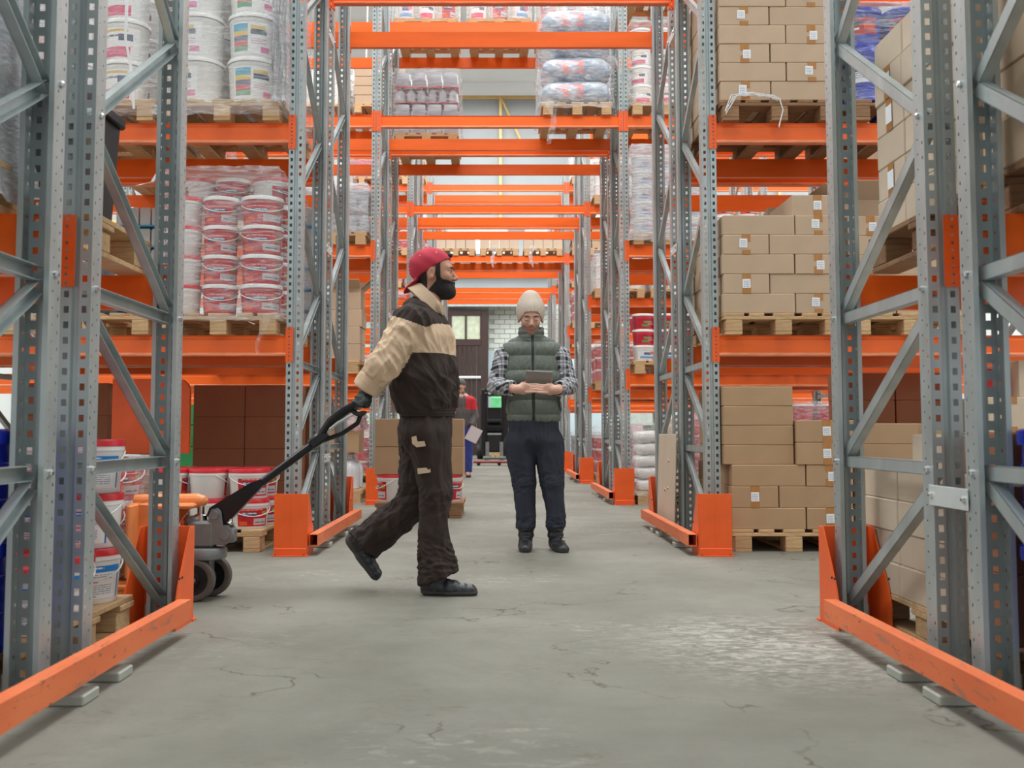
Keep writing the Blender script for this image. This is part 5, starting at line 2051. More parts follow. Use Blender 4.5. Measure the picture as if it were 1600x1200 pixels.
class SDF:
    def __init__(s, lo, hi, h):
        s.lo, s.h = np.array(lo, np.float32), h
        s.n = [int(math.ceil((hi[i] - lo[i]) / h)) + 1 for i in range(3)]
        s.f = np.full(s.n, 1.0, np.float32)
        s.id = np.zeros(s.n, np.int8)

    def block(s, c0, c1):
        i0 = [max(0, int((c0[i] - s.lo[i]) / s.h)) for i in range(3)]
        i1 = [min(s.n[i], int((c1[i] - s.lo[i]) / s.h) + 2) for i in range(3)]
        if any(i1[i] <= i0[i] for i in range(3)):
            return None
        sl = tuple(slice(i0[i], i1[i]) for i in range(3))
        ax = [s.lo[i] + s.h * np.arange(i0[i], i1[i], dtype=np.float32) for i in range(3)]
        return sl, np.meshgrid(*ax, indexing='ij')

    def merge(s, sl, d, k, mid, clips, G, op='add'):
        for (p, n) in (clips or []):
            n = Vector(n).normalized()
            pl = (G[0] - p[0]) * n[0] + (G[1] - p[1]) * n[1] + (G[2] - p[2]) * n[2]
            d = np.maximum(d, pl)
        f = s.f[sl]
        if op == 'add':
            upd = d < f
            if k > 0:
                hh = np.clip(.5 + .5 * (f - d) / k, 0, 1)
                r = f + (d - f) * hh - k * hh * (1 - hh)
            else:
                r = np.minimum(f, d)
            idv = s.id[sl]
            idv[upd] = mid
            s.id[sl] = idv
        else:
            hh = np.clip(.5 - .5 * (f + d) / max(k, 1e-5), 0, 1)
            r = f + (-d - f) * hh + k * hh * (1 - hh)
        s.f[sl] = r

    def cone(s, p0, p1, r0, r1, k=.02, mid=0, sc=(1, 1, 1), R=None, clips=None, op='add'):
        """round cone, measured in a space stretched by 1/sc along the axes of R"""
        p0, p1 = np.array(p0, np.float32), np.array(p1, np.float32)
        m = max(r0, r1) * max(max(sc), 1) + .06
        b = s.block(np.minimum(p0, p1) - m, np.maximum(p0, p1) + m)
        if b is None:
            return
        sl, G = b
        A = np.eye(3, dtype=np.float32) if R is None else np.array(R, np.float32)
        S = 1 / np.array(sc, np.float32)
        q = [G[i] - p0[i] for i in range(3)]
        e = [S[j] * (A[0, j] * q[0] + A[1, j] * q[1] + A[2, j] * q[2]) for j in range(3)]
        d3 = p1 - p0
        a = [float(S[j] * (A[0, j] * d3[0] + A[1, j] * d3[1] + A[2, j] * d3[2])) for j in range(3)]
        L2 = max(a[0] ** 2 + a[1] ** 2 + a[2] ** 2, 1e-9)
        t = np.clip((e[0] * a[0] + e[1] * a[1] + e[2] * a[2]) / L2, 0, 1)
        d = np.sqrt((e[0] - a[0] * t) ** 2 + (e[1] - a[1] * t) ** 2 + (e[2] - a[2] * t) ** 2) - (r0 + (r1 - r0) * t)
        s.merge(sl, d * min(1, min(sc)) if False else d, k, mid, clips, G, op)

    def ell(s, c, r, k=.015, mid=0, R=None, clips=None, op='add'):
        mr = max(r) + .05
        b = s.block(np.array(c) - mr, np.array(c) + mr)
        if b is None:
            return
        sl, G = b
        A = np.eye(3) if R is None else np.array(R)
        q = [G[i] - c[i] for i in range(3)]
        e = [(A[0, j] * q[0] + A[1, j] * q[1] + A[2, j] * q[2]) / r[j] for j in range(3)]
        k0 = np.sqrt(e[0] ** 2 + e[1] ** 2 + e[2] ** 2)
        g = np.sqrt((e[0] / r[0]) ** 2 + (e[1] / r[1]) ** 2 + (e[2] / r[2]) ** 2) + 1e-9
        d = (k0 * (k0 - 1) / g).astype(np.float32)
        s.merge(sl, d, k, mid, clips, G, op)

    def surface(s):
        f = s.f
        ins = f < 0
        nx, ny, nz = s.n
        c = np.zeros((nx - 1, ny - 1, nz - 1), np.uint8)
        for i in (0, 1):
            for j in (0, 1):
                for k in (0, 1):
                    c += ins[i:nx - 1 + i, j:ny - 1 + j, k:nz - 1 + k]
        act = (c > 0) & (c < 8)
        idx = np.argwhere(act)
        num = len(idx)
        vid = np.full(act.shape, -1, np.int32)
        vid[act] = np.arange(num)
        acc = np.zeros((num, 3), np.float64)
        cnt = np.zeros(num)
        I = idx.T
        cor = [(0, 0, 0), (1, 0, 0), (0, 1, 0), (1, 1, 0), (0, 0, 1), (1, 0, 1), (0, 1, 1), (1, 1, 1)]
        F = [f[I[0] + a, I[1] + b, I[2] + e] for a, b, e in cor]
        for a in range(8):
            for b in range(a + 1, 8):
                dd = [cor[b][q] - cor[a][q] for q in range(3)]
                if sum(abs(x) for x in dd) != 1:
                    continue
                x = (F[a] < 0) != (F[b] < 0)
                t = np.where(x, F[a] / (F[a] - F[b] + 1e-12), 0)
                for q in range(3):
                    acc[:, q] += np.where(x, cor[a][q] + dd[q] * t, 0)
                cnt += x
        V = (idx + acc / cnt[:, None]) * s.h + s.lo
        quads = []
        for ax in range(3):
            o = [(1, 2), (2, 0), (0, 1)][ax]
            sl0 = [slice(None)] * 3
            sl1 = [slice(None)] * 3
            sl0[ax] = slice(0, -1)
            sl1[ax] = slice(1, None)
            a, b = ins[tuple(sl0)], ins[tuple(sl1)]
            x = np.argwhere(a != b)
            x = x[(x[:, o[0]] > 0) & (x[:, o[1]] > 0)]
            x = x[(x[:, 0] < nx - 1) & (x[:, 1] < ny - 1) & (x[:, 2] < nz - 1)]
            if len(x) == 0:
                continue
            fl = a[tuple(x.T)]

            def g(du, dv):
                y = x.copy()
                y[:, o[0]] -= du
                y[:, o[1]] -= dv
                return vid[tuple(y.T)]
            q = np.stack([g(0, 0), g(1, 0), g(1, 1), g(0, 1)], 1)
            q[~fl] = q[~fl][:, ::-1]
            quads.append(q)
        Q = np.concatenate(quads)
        Q = Q[(Q >= 0).all(1)]
        ids = s.id[idx[:, 0], idx[:, 1], idx[:, 2]]
        return V, Q, ids

    def mesh(s, name, mats, matfn=None, warp=None, smooth=2):
        V, Q, ids = s.surface()
        # light laplacian smoothing
        for _ in range(smooth):
            acc = np.zeros_like(V)
            cn = np.zeros(len(V))
            for a in range(4):
                b = (a + 1) % 4
                np.add.at(acc, Q[:, a], V[Q[:, b]])
                np.add.at(cn, Q[:, a], 1)
                np.add.at(acc, Q[:, b], V[Q[:, a]])
                np.add.at(cn, Q[:, b], 1)
            V = V * .5 + .5 * acc / np.maximum(cn, 1)[:, None]
        nrm = None
        if warp is not None or matfn is not None:
            fn = np.cross(V[Q[:, 2]] - V[Q[:, 0]], V[Q[:, 3]] - V[Q[:, 1]])
            nrm = np.zeros_like(V)
            for a in range(4):
                np.add.at(nrm, Q[:, a], fn)
            nrm /= np.linalg.norm(nrm, axis=1)[:, None] + 1e-12
        if warp is not None:
            V = V + nrm * warp(V, nrm, ids)[:, None]
        me = bpy.data.meshes.new(name)
        me.vertices.add(len(V))
        me.vertices.foreach_set('co', V.astype(np.float32).ravel())
        me.loops.add(len(Q) * 4)
        me.loops.foreach_set('vertex_index', Q.ravel().astype(np.int32))
        me.polygons.add(len(Q))
        me.polygons.foreach_set('loop_start', np.arange(0, len(Q) * 4, 4, dtype=np.int32))
        me.polygons.foreach_set('loop_total', np.full(len(Q), 4, np.int32))
        for m_ in (mats if isinstance(mats, list) else [mats]):
            me.materials.append(MAT[m_])
        fid = ids[Q[:, 0]].astype(np.int32)
        if matfn is not None:
            C = V[Q].mean(1)
            N = nrm[Q].mean(1)
            fid = matfn(C, N, fid)
        me.polygons.foreach_set('material_index', np.asarray(fid, np.int32))
        me.polygons.foreach_set('use_smooth', np.ones(len(Q), bool))
        me.update(calc_edges=True)
        me.validate()
        return me


def ridge(V, along, fa, fl, seed, oct_=2):
    """long soft creases running along a direction"""
    from mathutils import noise
    a = np.array(Vector(along).normalized())
    d = V @ a
    P_ = (V - d[:, None] * a) * fa + (d * fl)[:, None] * a + seed * 7.3
    r = np.empty(len(V))
    for i, p in enumerate(P_):
        n = noise.noise(p)
        n2 = noise.noise(p * 2.1)
        r[i] = (.5 - 1.9 * abs(n)) + .35 * (.5 - 1.9 * abs(n2))
    return r


def folds(amp, seeds, along=(.3, 0, -1), fa=15, fl=4, mask=None):
    def f(V, N, ids):
        r = ridge(V, along, fa, fl, seeds) * amp * .55
        if mask is not None:
            r *= mask(V, N, ids)
        return r
    return f


def folds_old(amp, seeds, fx=(11, 5, 17), mask=None):
    rs = random.Random(seeds)
    W = [(Vector((rs.uniform(-1, 1), rs.uniform(-.6, .6), rs.uniform(-1, 1))).normalized() * rs.uniform(14, 42), rs.uniform(0, 6.28), rs.uniform(.4, 1)) for _ in range(7)]

    def f(V, N, ids):
        r = np.zeros(len(V))
        for k, (w, p, a) in enumerate(W):
            w2 = W[(k + 2) % 7][0]
            ph = V @ np.array(w) + p + 1.6 * np.sin(V @ np.array(w2) * .35 + p)
            r += a * (1 - np.abs(np.sin(ph * .5)) * 2) * .5
        r *= amp / 2.2
        if mask is not None:
            r *= mask(V, N, ids)
        return r
    return f


def Rz(a):
    return np.array(Matrix.Rotation(a, 3, 'Z'))


class Head:
    """local frame: x forward, y to the left, z up, origin between the ears"""

    def __init__(s, c, yaw, pitch, k=1.0):
        s.c = Vector(c)
        s.R = Matrix.Rotation(yaw, 3, 'Z') @ Matrix.Rotation(pitch, 3, 'Y')
        s.k = k

    def P(s, p):
        return tuple(s.c + s.R @ (Vector(p) * s.k))

    def ell(s, S, c, r, k=.012, mid=0, pitch=0, roll=0, **kw):
        R = s.R @ Matrix.Rotation(pitch, 3, 'Y') @ Matrix.Rotation(roll, 3, 'X')
        S.ell(s.P(c), tuple(x * s.k for x in r), k, mid, np.array(R), **kw)

    def build(s, S, neck_to, closed=False, skip_neck=False, nr=.062):
        e = lambda *a, **k: s.ell(S, *a, **k)
        e((-.012, 0, .032), (.098, .076, .088))
        e((.03, 0, -.02), (.058, .058, .08), k=.03)
        e((.038, 0, -.078), (.046, .046, .030), k=.03)
        e((.07, 0, .028), (.020, .048, .014), k=.015)
        e((.072, 0, -.094), (.018, .020, .016), k=.018)
        for y in (-1, 1):
            e((.062, y * .036, -.018), (.024, .022, .02), k=.02)
        for y in (-1, 1):
            e((.096, y * .031, .004), (.018, .017, .010), k=.008, op='sub')
        S.cone(s.P((.086, 0, .012)), s.P((.108, 0, -.024)), .0065 * s.k, .0115 * s.k, .008)
        for y in (-1, 1):
            e((.098, y * .011, -.029), (.010, .0085, .008), k=.005)
        e((.087, 0, -.050), (.011, .022, .0055), k=.006, mid=1)
        e((.085, 0, -.060), (.011, .019, .006), k=.005, mid=1)
        for y in (-1, 1):
            e((-.004, y * .079, -.004), (.020, .009, .034), k=.002, pitch=.15)
            e((.000, y * .089, -.001), (.011, .006, .021), k=.004, pitch=.15, op='sub')
            e((-.000, y * .084, -.024), (.009, .006, .010), k=.003)
            if closed:
                e((.084, y * .031, .002), (.011, .016, .009), k=.003, mid=0)
            else:
                e((.0765, y * .031, .0135), (.0125, .017, .0075), k=.003, mid=0)
                e((.0755, y * .031, -.0075), (.0115, .015, .0050), k=.003, mid=0)
        if not skip_neck:
            S.cone(s.P((-.012, 0, -.06)), neck_to, .054 * s.k, nr * s.k, .025)

    def eyes(s, parent, skin, closed=False):
        for y in (-1, 1):
            m = MB()
            m.lathe([(.0118 * math.sin(a), -.0118 * math.cos(a)) for a in [PI * i / 10 for i in range(11)]], 14, capb=False, capt=False)
            if not closed:
                me = m.mesh('eyeball', 'eyew', 'all')
                o = obj('eyeball', me, parent, Vector(s.P((.0745, y * .031, .004))) - parent.location)
                m = MB()
                m.lathe([(.0001, .0004), (.0066, 0)], 14, capb=False, capt=False)
                io = obj('iris', m.mesh('iris', 'hair', 'all'), o)
                io.rotation_euler = (s.R @ Matrix.Rotation(PI / 2, 3, 'Y')).to_euler()
                io.location = s.R @ Vector((.0122, 0, 0))
        # brows and lids
        m = MB()
        for y in (-1, 1):
            pts = [s.P((.084, y * .048, .021)), s.P((.0925, y * .034, .0275)), s.P((.095, y * .016, .023))]
            m.tube([Vector(p) - parent.location for p in pts], [.0018, .0038, .0034], 6)
            z = -.0035 if closed else .0115
            pts = [s.P((.081, y * .046, z + .002)), s.P((.0935 if closed else .0875, y * .031, z)), s.P((.086, y * .017, z + .001))]
            m.tube([Vector(p) - parent.location for p in pts], [.001, .0016, .001], 5)
        obj('eyebrows', m.mesh('eyebrows', 'hair', True), parent)


def hand(S, w, fwd, side, nrm, curls, L=1.0, mid=0, thumb=(.5, .5), spread=.0, rr=1.0, palm_k=.01):
    """w wrist, fwd along the fingers, side towards the thumb, nrm out of the palm (fingers curl that way)"""
    w, fwd, side, nrm = Vector(w), Vector(fwd).normalized(), Vector(side).normalized(), Vector(nrm).normalized()
    A = np.array(Matrix((fwd, side, nrm)).transposed())
    S.ell(tuple(w + fwd * .048 * L), (.052 * L, .041 * L, .016 * L * rr), palm_k, mid, A)
    S.cone(tuple(w - fwd * .02), tuple(w + fwd * .02 * L), .026 * rr, .024 * rr, .015, mid, (1, 1, 1))
    lens = [.068, .078, .073, .058]
    for i in range(4):
        base = w + fwd * (.088 - .004 * (i == 3)) * L + side * (.030 - .020 * i) * L
        d = (fwd + side * spread * (1.5 - i) * .12).normalized()
        p = base - d * .02
        r = (.0088 - .0008 * (i == 3)) * rr
        cur = 0.0
        segs = (.45, .3, .25)
        S.cone(tuple(p), tuple(base), r * 1.1, r, .006, mid)
        p = base
        for j in range(3):
            cur += curls[j] if not isinstance(curls[0], (tuple, list)) else curls[i][j]
            dd = d * math.cos(cur) + nrm * math.sin(cur)
            q = p + dd * lens[i] * L * segs[j]
            S.cone(tuple(p), tuple(q), r, r * .93, .004, mid)
            p, r = q, r * .93
    b = w + fwd * .022 * L + side * .026 * L
    d1 = (fwd * .6 + side * .75 + nrm * thumb[0]).normalized()
    q = b + d1 * .038 * L
    S.cone(tuple(b), tuple(q), .0135 * rr, .0105 * rr, .008, mid)
    d2 = (fwd * .95 + side * .15 + nrm * thumb[1]).normalized()
    q2 = q + d2 * .030 * L
    S.cone(tuple(q), tuple(q2), .0105 * rr, .0095 * rr, .004, mid)
    d3 = (fwd * .95 - side * .05 + nrm * thumb[1] * 1.2).normalized()
    S.cone(tuple(q2), tuple(q2 + d3 * .022 * L), .0095 * rr, .008 * rr, .004, mid)


def boot(S, ank, heel, toe, up, r=.036, w=1.15, mid=0, top=.10, shaft=None):
    """one boot: heel and toe are points on the sole"""
    ank, heel, toe, up = Vector(ank), Vector(heel), Vector(toe), Vector(up).normalized()
    f = (toe - heel).normalized()
    side = up.cross(f).normalized()
    A = np.array(Matrix((f, side, up)).transposed())
    L = (toe - heel).length
    cl = [(tuple(heel), tuple(-up))]
    S.cone(tuple(heel + f * .035 + up * .04), tuple(heel + f * L * .55 + up * .036), .042, .038, .02, mid, (1, .95, 1), A, clips=cl)
    S.cone(tuple(heel + f * L * .5 + up * .030), tuple(heel + f * (L - .036) + up * .022), .044, .036, .02, mid, (1, 1.1, .85), A, clips=cl)
    S.cone(tuple(heel + f * .055 + up * .05), tuple(ank), .042, .048, .02, mid)
    if shaft is not None:
        S.cone(tuple(ank), tuple(Vector(shaft)), .048, .055, .02, mid)


def W(x, y, Y):
    X, Z = at(x, y, Y)
    return (X, Y, Z)


def place(me, root, name, **kw):
    """mesh built in world space becomes a child whose origin is the person's base"""
    co = np.empty(len(me.vertices) * 3, np.float32)
    me.vertices.foreach_get('co', co)
    co = co.reshape(-1, 3) - np.array(root.location, np.float32)
    me.vertices.foreach_set('co', co.ravel())
    me.update()
    return obj(name, me, root)


# ---- the walking man with the red cap
YC = 5.05
A_ = thing('person', 'bearded man in backward red cap and brown beige workwear pulling the pallet jack', 'person', (at(680, 922, YC)[0], YC, 0))
hc = W(679, 429, YC)
yaw = -.10
H1 = Head(hc, yaw, -.02)
neckb = W(664, 478, YC)
S = SDF((-1.02, 4.68, .04), (-.12, 5.42, 1.78), .0042)
H1.build(S, neckb)
sh_r, el_r, wr_r = W(641, 502, 4.89), W(598, 573, 4.84), W(565, 624, 4.86)
sh_l, el_l, wr_l = W(655, 500, 5.22), W(676, 575, 5.30), W(690, 622, 5.24)
pelv = W(664, 668, YC)
S.cone(neckb, W(662, 545, YC), .07, .12, .04, 0, (1, 1.25, 1))
S.cone(W(662, 545, YC), pelv, .10, .085, .04, 0, (1, 1.2, 1))
hip_r, kn_r, an_r = W(668, 690, 4.97), W(681, 785, 4.97), W(678, 886, 4.97)
hip_l, kn_l, an_l = W(662, 690, 5.13), W(652, 786, 5.13), W(570, 848, 5.13)
for a, b, c in ((hip_r, kn_r, an_r), (hip_l, kn_l, an_l)):
    S.cone(a, b, .07, .045, .02)
    S.cone(b, c, .042, .032, .02)
for a, b, c in ((sh_r, el_r, wr_r), (sh_l, el_l, wr_l)):
    S.cone(a, b, .05, .038, .02)
    S.cone(b, c, .036, .026, .015)
hand(S, wr_l, (.2, 0, -1), (1, 0, 0), (0, -1, 0), (.3, .4, .3), .95)
body = place(S.mesh('body', ['skin1', 'lips']), A_, 'body')
H1.eyes(A_, 'skin1')
# hair, beard, cap on a fine grid
lo, hi = (hc[0] - .19, hc[1] - .12, hc[2] - .2), (hc[0] + .16, hc[1] + .12, hc[2] + .17)
Sh = SDF(lo, hi, .003)
Sh.id[:] = 0
H1.build(Sh, neckb)
base = Sh.f.copy()
gx, gy, gz = np.meshgrid(*[Sh.lo[i] + Sh.h * np.arange(Sh.n[i]) for i in range(3)], indexing='ij')
Ri = np.array(H1.R.inverted())
q = np.stack([gx - hc[0], gy - hc[1], gz - hc[2]], -1) @ Ri.T
lx, ly, lz = q[..., 0], q[..., 1], q[..., 2]


def region_mesh(name, mat, inflate, cond, smooth=2, warp=None, extra=None):
    T = SDF(lo, hi, .003)
    T.f = np.maximum(base - inflate, -cond).astype(np.float32)
    if extra:
        extra(T)
    return T.mesh(name, mat, smooth=smooth, warp=warp)


capline = lambda x: -.052 + .60 * (x + .13)
# beard: below a line from the ear to under the nose
bl = np.maximum(-.002 - 1.0 * (lx - .018), -.034 - .15 * (lx - .05))
cond = np.minimum.reduce([bl - lz, lx - (.018 - .9 * np.clip(-.038 - lz, 0, .05)), lz + .135])
mouth = np.sqrt(((lz + .0555) / .0075) ** 2 + (ly / .019) ** 2 + ((lx - .1) / .03) ** 2) - 1
cond = np.minimum(cond, mouth * .008)


def beard_extra(T):
    H1.ell(T, (.066, 0, -.094), (.037, .036, .032), k=.02)
    H1.ell(T, (.045, 0, -.082), (.046, .048, .034), k=.02)
    H1.ell(T, (.104, 0, -.056), (.02, .015, .0055), k=.004, op='sub')


rgh = lambda amp: (lambda V, N, ids: amp * np.sin(V[:, 0] * 900) * np.sin(V[:, 2] * 800 + V[:, 1] * 700))
place(region_mesh('beard', 'hair', .0050, cond, 2, rgh(.0014), beard_extra), A_, 'beard')
side = np.minimum.reduce([capline(lx) + .012 - lz, lz - (-.075), np.maximum(-.030 - lx, np.minimum(lx - .018, .040 - lx))])
side = np.minimum(side, np.where(lx > 0, lz + .05, 1))
hairm = region_mesh('hair', 'hair', .0045, np.minimum(side, .2), 1, rgh(.0008), lambda T: H1.ell(T, (.078, .0, .092), (.014, .02, .012), k=.003))
place(hairm, A_, 'hair')
C = SDF(lo, hi, .003)
H1.ell(C, (-.020, 0, .040), (.110, .087, .096), k=0)
C.f = np.maximum(C.f, capline(lx) - lz).astype(np.float32)
H1.ell(C, (-.112, 0, -.052), (.060, .066, .010), k=.012, pitch=-.72)
capm = C.mesh('cap', 'capred', warp=lambda V, N, ids: .0012 * np.sin(V[:, 0] * 60 + V[:, 2] * 90))
cap = place(capm, A_, 'cap')
btn = MB()
btn.lathe([(.008, 0), (.006, .005), (.001, .007)], 12)
obj('cap_button', btn.mesh('cap_button', 'capred', True), cap, Vector(H1.P((-.02, 0, .135))) - A_.location)
for (a, b) in ((-.06, .085), (.02, .10)):
    e_ = MB()
    e_.lathe([(.0035, 0), (.002, .001)], 8)
    z_ = .09
    obj('eyelet', e_.mesh('eyelet', 'white', True), cap, Vector(H1.P((a, -math.sqrt(max(0, 1 - ((a + .02) / .11) ** 2 - ((b - .04) / .096) ** 2)) * .087, b))) - A_.location, (PI / 2, 0, 0))

# jacket
S = SDF((-1.02, 4.68, .80), (-.12, 5.46, 1.52), .005)
ya = Rz(-.25)
hem = W(666, 651, YC)
S.cone(W(657, 494, YC), W(661, 532, YC), .095, .135, .06, 0, (1, 1.5, 1), ya)
S.cone(W(661, 530, YC), W(662, 590, YC), .140, .158, .05, 0, (1, 1.3, 1), ya)
S.cone(W(662, 590, YC), W(666, 618, YC), .158, .152, .04, 0, (1, 1.22, 1), ya)
S.cone(W(668, 628, YC), W(668, 660, YC), .135, .13, .02, 2, (1, 1.2, 1), ya, clips=[(hem, (0, 0, -1))])
S.ell(W(644, 500, 4.90), (.095, .07, .06), .03, 1)
cuffn = (Vector(el_r) - Vector(wr_r)).normalized()
ce = Vector(W(573, 606, 4.86))
S.cone(W(641, 508, 4.90), el_r, .088, .070, .03, 1)
S.cone(el_r, tuple(ce), .070, .060, .03, 1, clips=[(tuple(ce), tuple(-cuffn))])
S.cone(tuple(ce + cuffn * .055), tuple(ce - cuffn * .004), .068, .069, .006, 3, clips=[(tuple(ce - cuffn * .012), tuple(-cuffn)), (tuple(ce + cuffn * .055), tuple(cuffn))])
S.cone(sh_l, el_l, .082, .068, .03, 1)
S.cone(el_l, wr_l, .066, .055, .02, 1, clips=[(wr_l, (0, 0, -1))])
# hollow the neck
S.cone(W(668, 470, YC), W(664, 488, YC), .066, .055, .01, 0, op='sub')
zb1, zb2 = at(0, 507, YC)[1], at(0, 556, YC)[1]
zb3 = at(0, 494, 4.9)[1]


def jmat(Cn, N, ids):
    z = Cn[:, 2]
    xm = Cn[:, 0] - at(661, 540, YC)[0]
    l1 = zb1 + .10 * np.abs(xm + .02) - .02
    r = np.zeros(len(z), int)
    torso = (ids == 0) | (ids == 2)
    r[torso & (z < l1) & (z > zb2)] = 1
    sl_ = (ids == 1) | (ids == 3)
    l2 = zb3 + .35 * (Cn[:, 0] - at(612, 495, 4.9)[0]) * -1
    r[sl_ & (z < l2)] = 1
    return r


fj = folds(.022, 5, (.6, 0, -.8), 17, 4)


def jwarp(V, N, ids):
    z = V[:, 2]
    w = fj(V, N, ids)
    low = np.clip((zb2 - z) / .1, 0, 1)
    dg = ridge(V, (.75, 0, -.65), 24, 4, 3) * .010 * low
    arm = (ids == 1)
    w = w * np.where(ids >= 2, .3, 1) + dg * (ids == 0)
    w += arm * ridge(V, (-.5, 0, -.85), 26, 5, 8) * .006
    hemz = (ids == 2)
    w += hemz * .0018 * np.sin(z * 420)
    return w


place(S.mesh('jacket', ['brownfab', 'beigefab'], jmat, jwarp), A_, 'jacket')
# collar
S = SDF((hc[0] - .2, hc[1] - .16, hc[2] - .26), (hc[0] + .15, hc[1] + .16, hc[2] - .02), .0035)
dn = Vector((.70, 0, -.714)).normalized()
nn = Vector((.714, 0, .70)).normalized()
cA = np.array(Matrix((dn, Vector((0, 1, 0)), nn)).transposed())
cc = Vector(W(673, 465, YC))
S.cone(tuple(cc - nn * .055), tuple(cc + nn * .018), .108, .077, 0, 0, (1.16, 1, 1), cA, clips=[(tuple(cc - nn * .050), tuple(-nn)), (tuple(cc + nn * .015), tuple(nn))])
S.cone(tuple(cc - nn * .09), tuple(cc + nn * .08), .088, .060, 0, 0, (1.16, 1, 1), cA, op='sub')
for sy in (-1, 1):
    S.cone(W(682, 477, YC + sy * .07), W(692, 492, YC + sy * .055), .020, .007, .008, 0, (1, .45, 1))
place(S.mesh('collar', 'beigefab'), A_, 'collar')
z_ = MB()
ptsz = [Vector(W(x, y, Y)) - A_.location for x, y, Y in ((694, 470, 4.99), (701, 492, 4.965), (707, 505, 4.945), (711, 530, 4.925), (714, 556, 4.92))]
# trousers
S = SDF((-1.02, 4.75, .0), (-.12, 5.35, 1.0), .005)
S.cone(W(667, 652, YC), W(665, 672, YC), .122, .130, .03, 0, (1, 1.15, 1), clips=[(W(666, 640, YC), (0, 0, 1))])
S.cone(W(668, 680, 4.98), W(682, 768, 4.97), .112, .074, .03, 0)
hb1 = Vector(W(686, 908, 4.97))
S.cone(W(682, 768, 4.97), W(677, 830, 4.97), .074, .068, .02, 0)
S.cone(W(677, 830, 4.97), tuple(hb1), .070, .098, .02, 0, (1, .85, 1), clips=[(W(688, 902, 4.97), (.36, 0, -1))])
S.cone(W(660, 680, 5.12), W(650, 782, 5.13), .112, .086, .03, 0)
ha = Vector(an_l)
dl_ = (ha - Vector(kn_l)).normalized()
S.cone(W(650, 782, 5.13), W(600, 826, 5.13), .086, .084, .02, 0)
S.cone(W(600, 826, 5.13), tuple(ha + dl_ * .03), .084, .090, .02, 0, (1, .85, 1), clips=[(tuple(ha + dl_ * .012), tuple(dl_ + Vector((0.1, 0, -.1))))])
ft = folds(.020, 9, (.05, 0, -1), 16, 5)


def twarp(V, N, ids):
    z = V[:, 2]
    w = ft(V, N, ids)
    ank_ = np.exp(-((z - .16) / .10) ** 2) * (V[:, 0] > at(645, 880, 5)[0])
    w += ank_ * ridge(V, (1, .3, -.35), 34, 9, 4) * .012
    kn_ = np.exp(-((z - .45) / .07) ** 2)
    w += kn_ * ridge(V, (1, .3, .3), 26, 8, 6) * .009
    w += (V[:, 0] < at(640, 800, 5)[0]) * ridge(V, (-.7, 0, -.6), 26, 8, 2) * .007
    return w


place(S.mesh('trousers', 'brownfab', None, twarp), A_, 'trousers')
# pale thigh patches
for k, (poly, Yp) in enumerate(((((643, 683), (650, 681), (652, 690), (663, 689), (665, 697), (651, 699), (644, 693)), 4.86), (((652, 732), (672, 730), (673, 738), (653, 741)), 4.885))):
    m = MB()
    pp = [at(x, y, Yp) for x, y in poly]
    m.prism(pp, Yp - .003, Yp + .03, 'y')
    me = m.mesh('trouser_patch', 'beigefab')
    place(me, A_, 'trouser_patch')
# boots
for k, (a, hl, to, up, sf) in enumerate(((W(681, 893, 4.97), W(658, 922, 4.97), W(746, 923, 4.965), (0, 0, 1), W(681, 880, 4.97)),
                                         (W(566, 846, 5.13), W(537, 842, 5.13), W(588, 908, 5.13), (.80, 0, .60), W(580, 838, 5.13)))):
    S = SDF((-1.02, 4.80, -.01), (-.05, 5.3, .55), .004)
    if k == 0:
        hl = (hl[0], hl[1], 0.0)
        to = (to[0], to[1], 0.0)
    boot(S, a, hl, to, up, shaft=sf)
    hv, uv_ = Vector(hl), Vector(up).normalized()
    fv = (Vector(to) - hv).normalized()

    def bmat(Cn, N, ids, hv=hv, uv_=uv_, fv=fv):
        d = (Cn - np.array(hv)) @ np.array(uv_)
        x = (Cn - np.array(hv)) @ np.array(fv)
        return ((d < .019) | ((d < .026) & (x < .075))).astype(int)

    def bwarp(V, N, ids, hv=hv, uv_=uv_, fv=fv):
        d = (V - np.array(hv)) @ np.array(uv_)
        return np.where(d < .019, .004, 0) + .0015 * np.sin(((V - np.array(hv)) @ np.array(fv)) * 160) * (d > .03)
    place(S.mesh('boot', ['boot', 'sole'], bmat, bwarp), A_, 'boot')
# glove closed on the cross bar of the handle
S = SDF((-.90, 4.72, .70), (-.52, 5.02, 1.10), .0032)
bar = Vector((jx + .045, jy, .385)) + Vector((dirv.x, 0, dirv.z)) * (LH - .22 + .235)
bx, bz = bar.x, bar.z + .012
wv = Vector(wr_r)
S.cone(tuple(wv), (bx + .028, jy, bz + .062), .030, .034, .015)
S.cone(tuple(wv + (wv - bar) * .12), tuple(wv), .036, .034, .008, clips=[(tuple(wv + (wv - bar) * .16), tuple((wv - bar)))])
S.ell((bx + .03, jy, bz + .034), (.028, .048, .040), .012)
for i in range(4):
    yy = jy - .037 + .0245 * i
    rr_ = .033 - .001 * (i == 0)
    prev = None
    for t in range(9):
        a = math.radians(75 + t * 30)
        p = (bx + math.cos(a) * rr_, yy, bz + math.sin(a) * rr_)
        if prev:
            S.cone(prev, p, .0122 - .0004 * t, .0118 - .0004 * t, .003)
        prev = p
S.cone((bx + .035, jy - .045, bz + .035), (bx + .012, jy - .058, bz + .012), .0145, .0125, .006)
S.cone((bx + .012, jy - .058, bz + .012), (bx - .020, jy - .052, bz + .022), .0125, .011, .005)
gl = place(S.mesh('glove', 'glove', None, lambda V, N, ids: .0012 * np.sin(V[:, 2] * 260)), A_, 'glove')

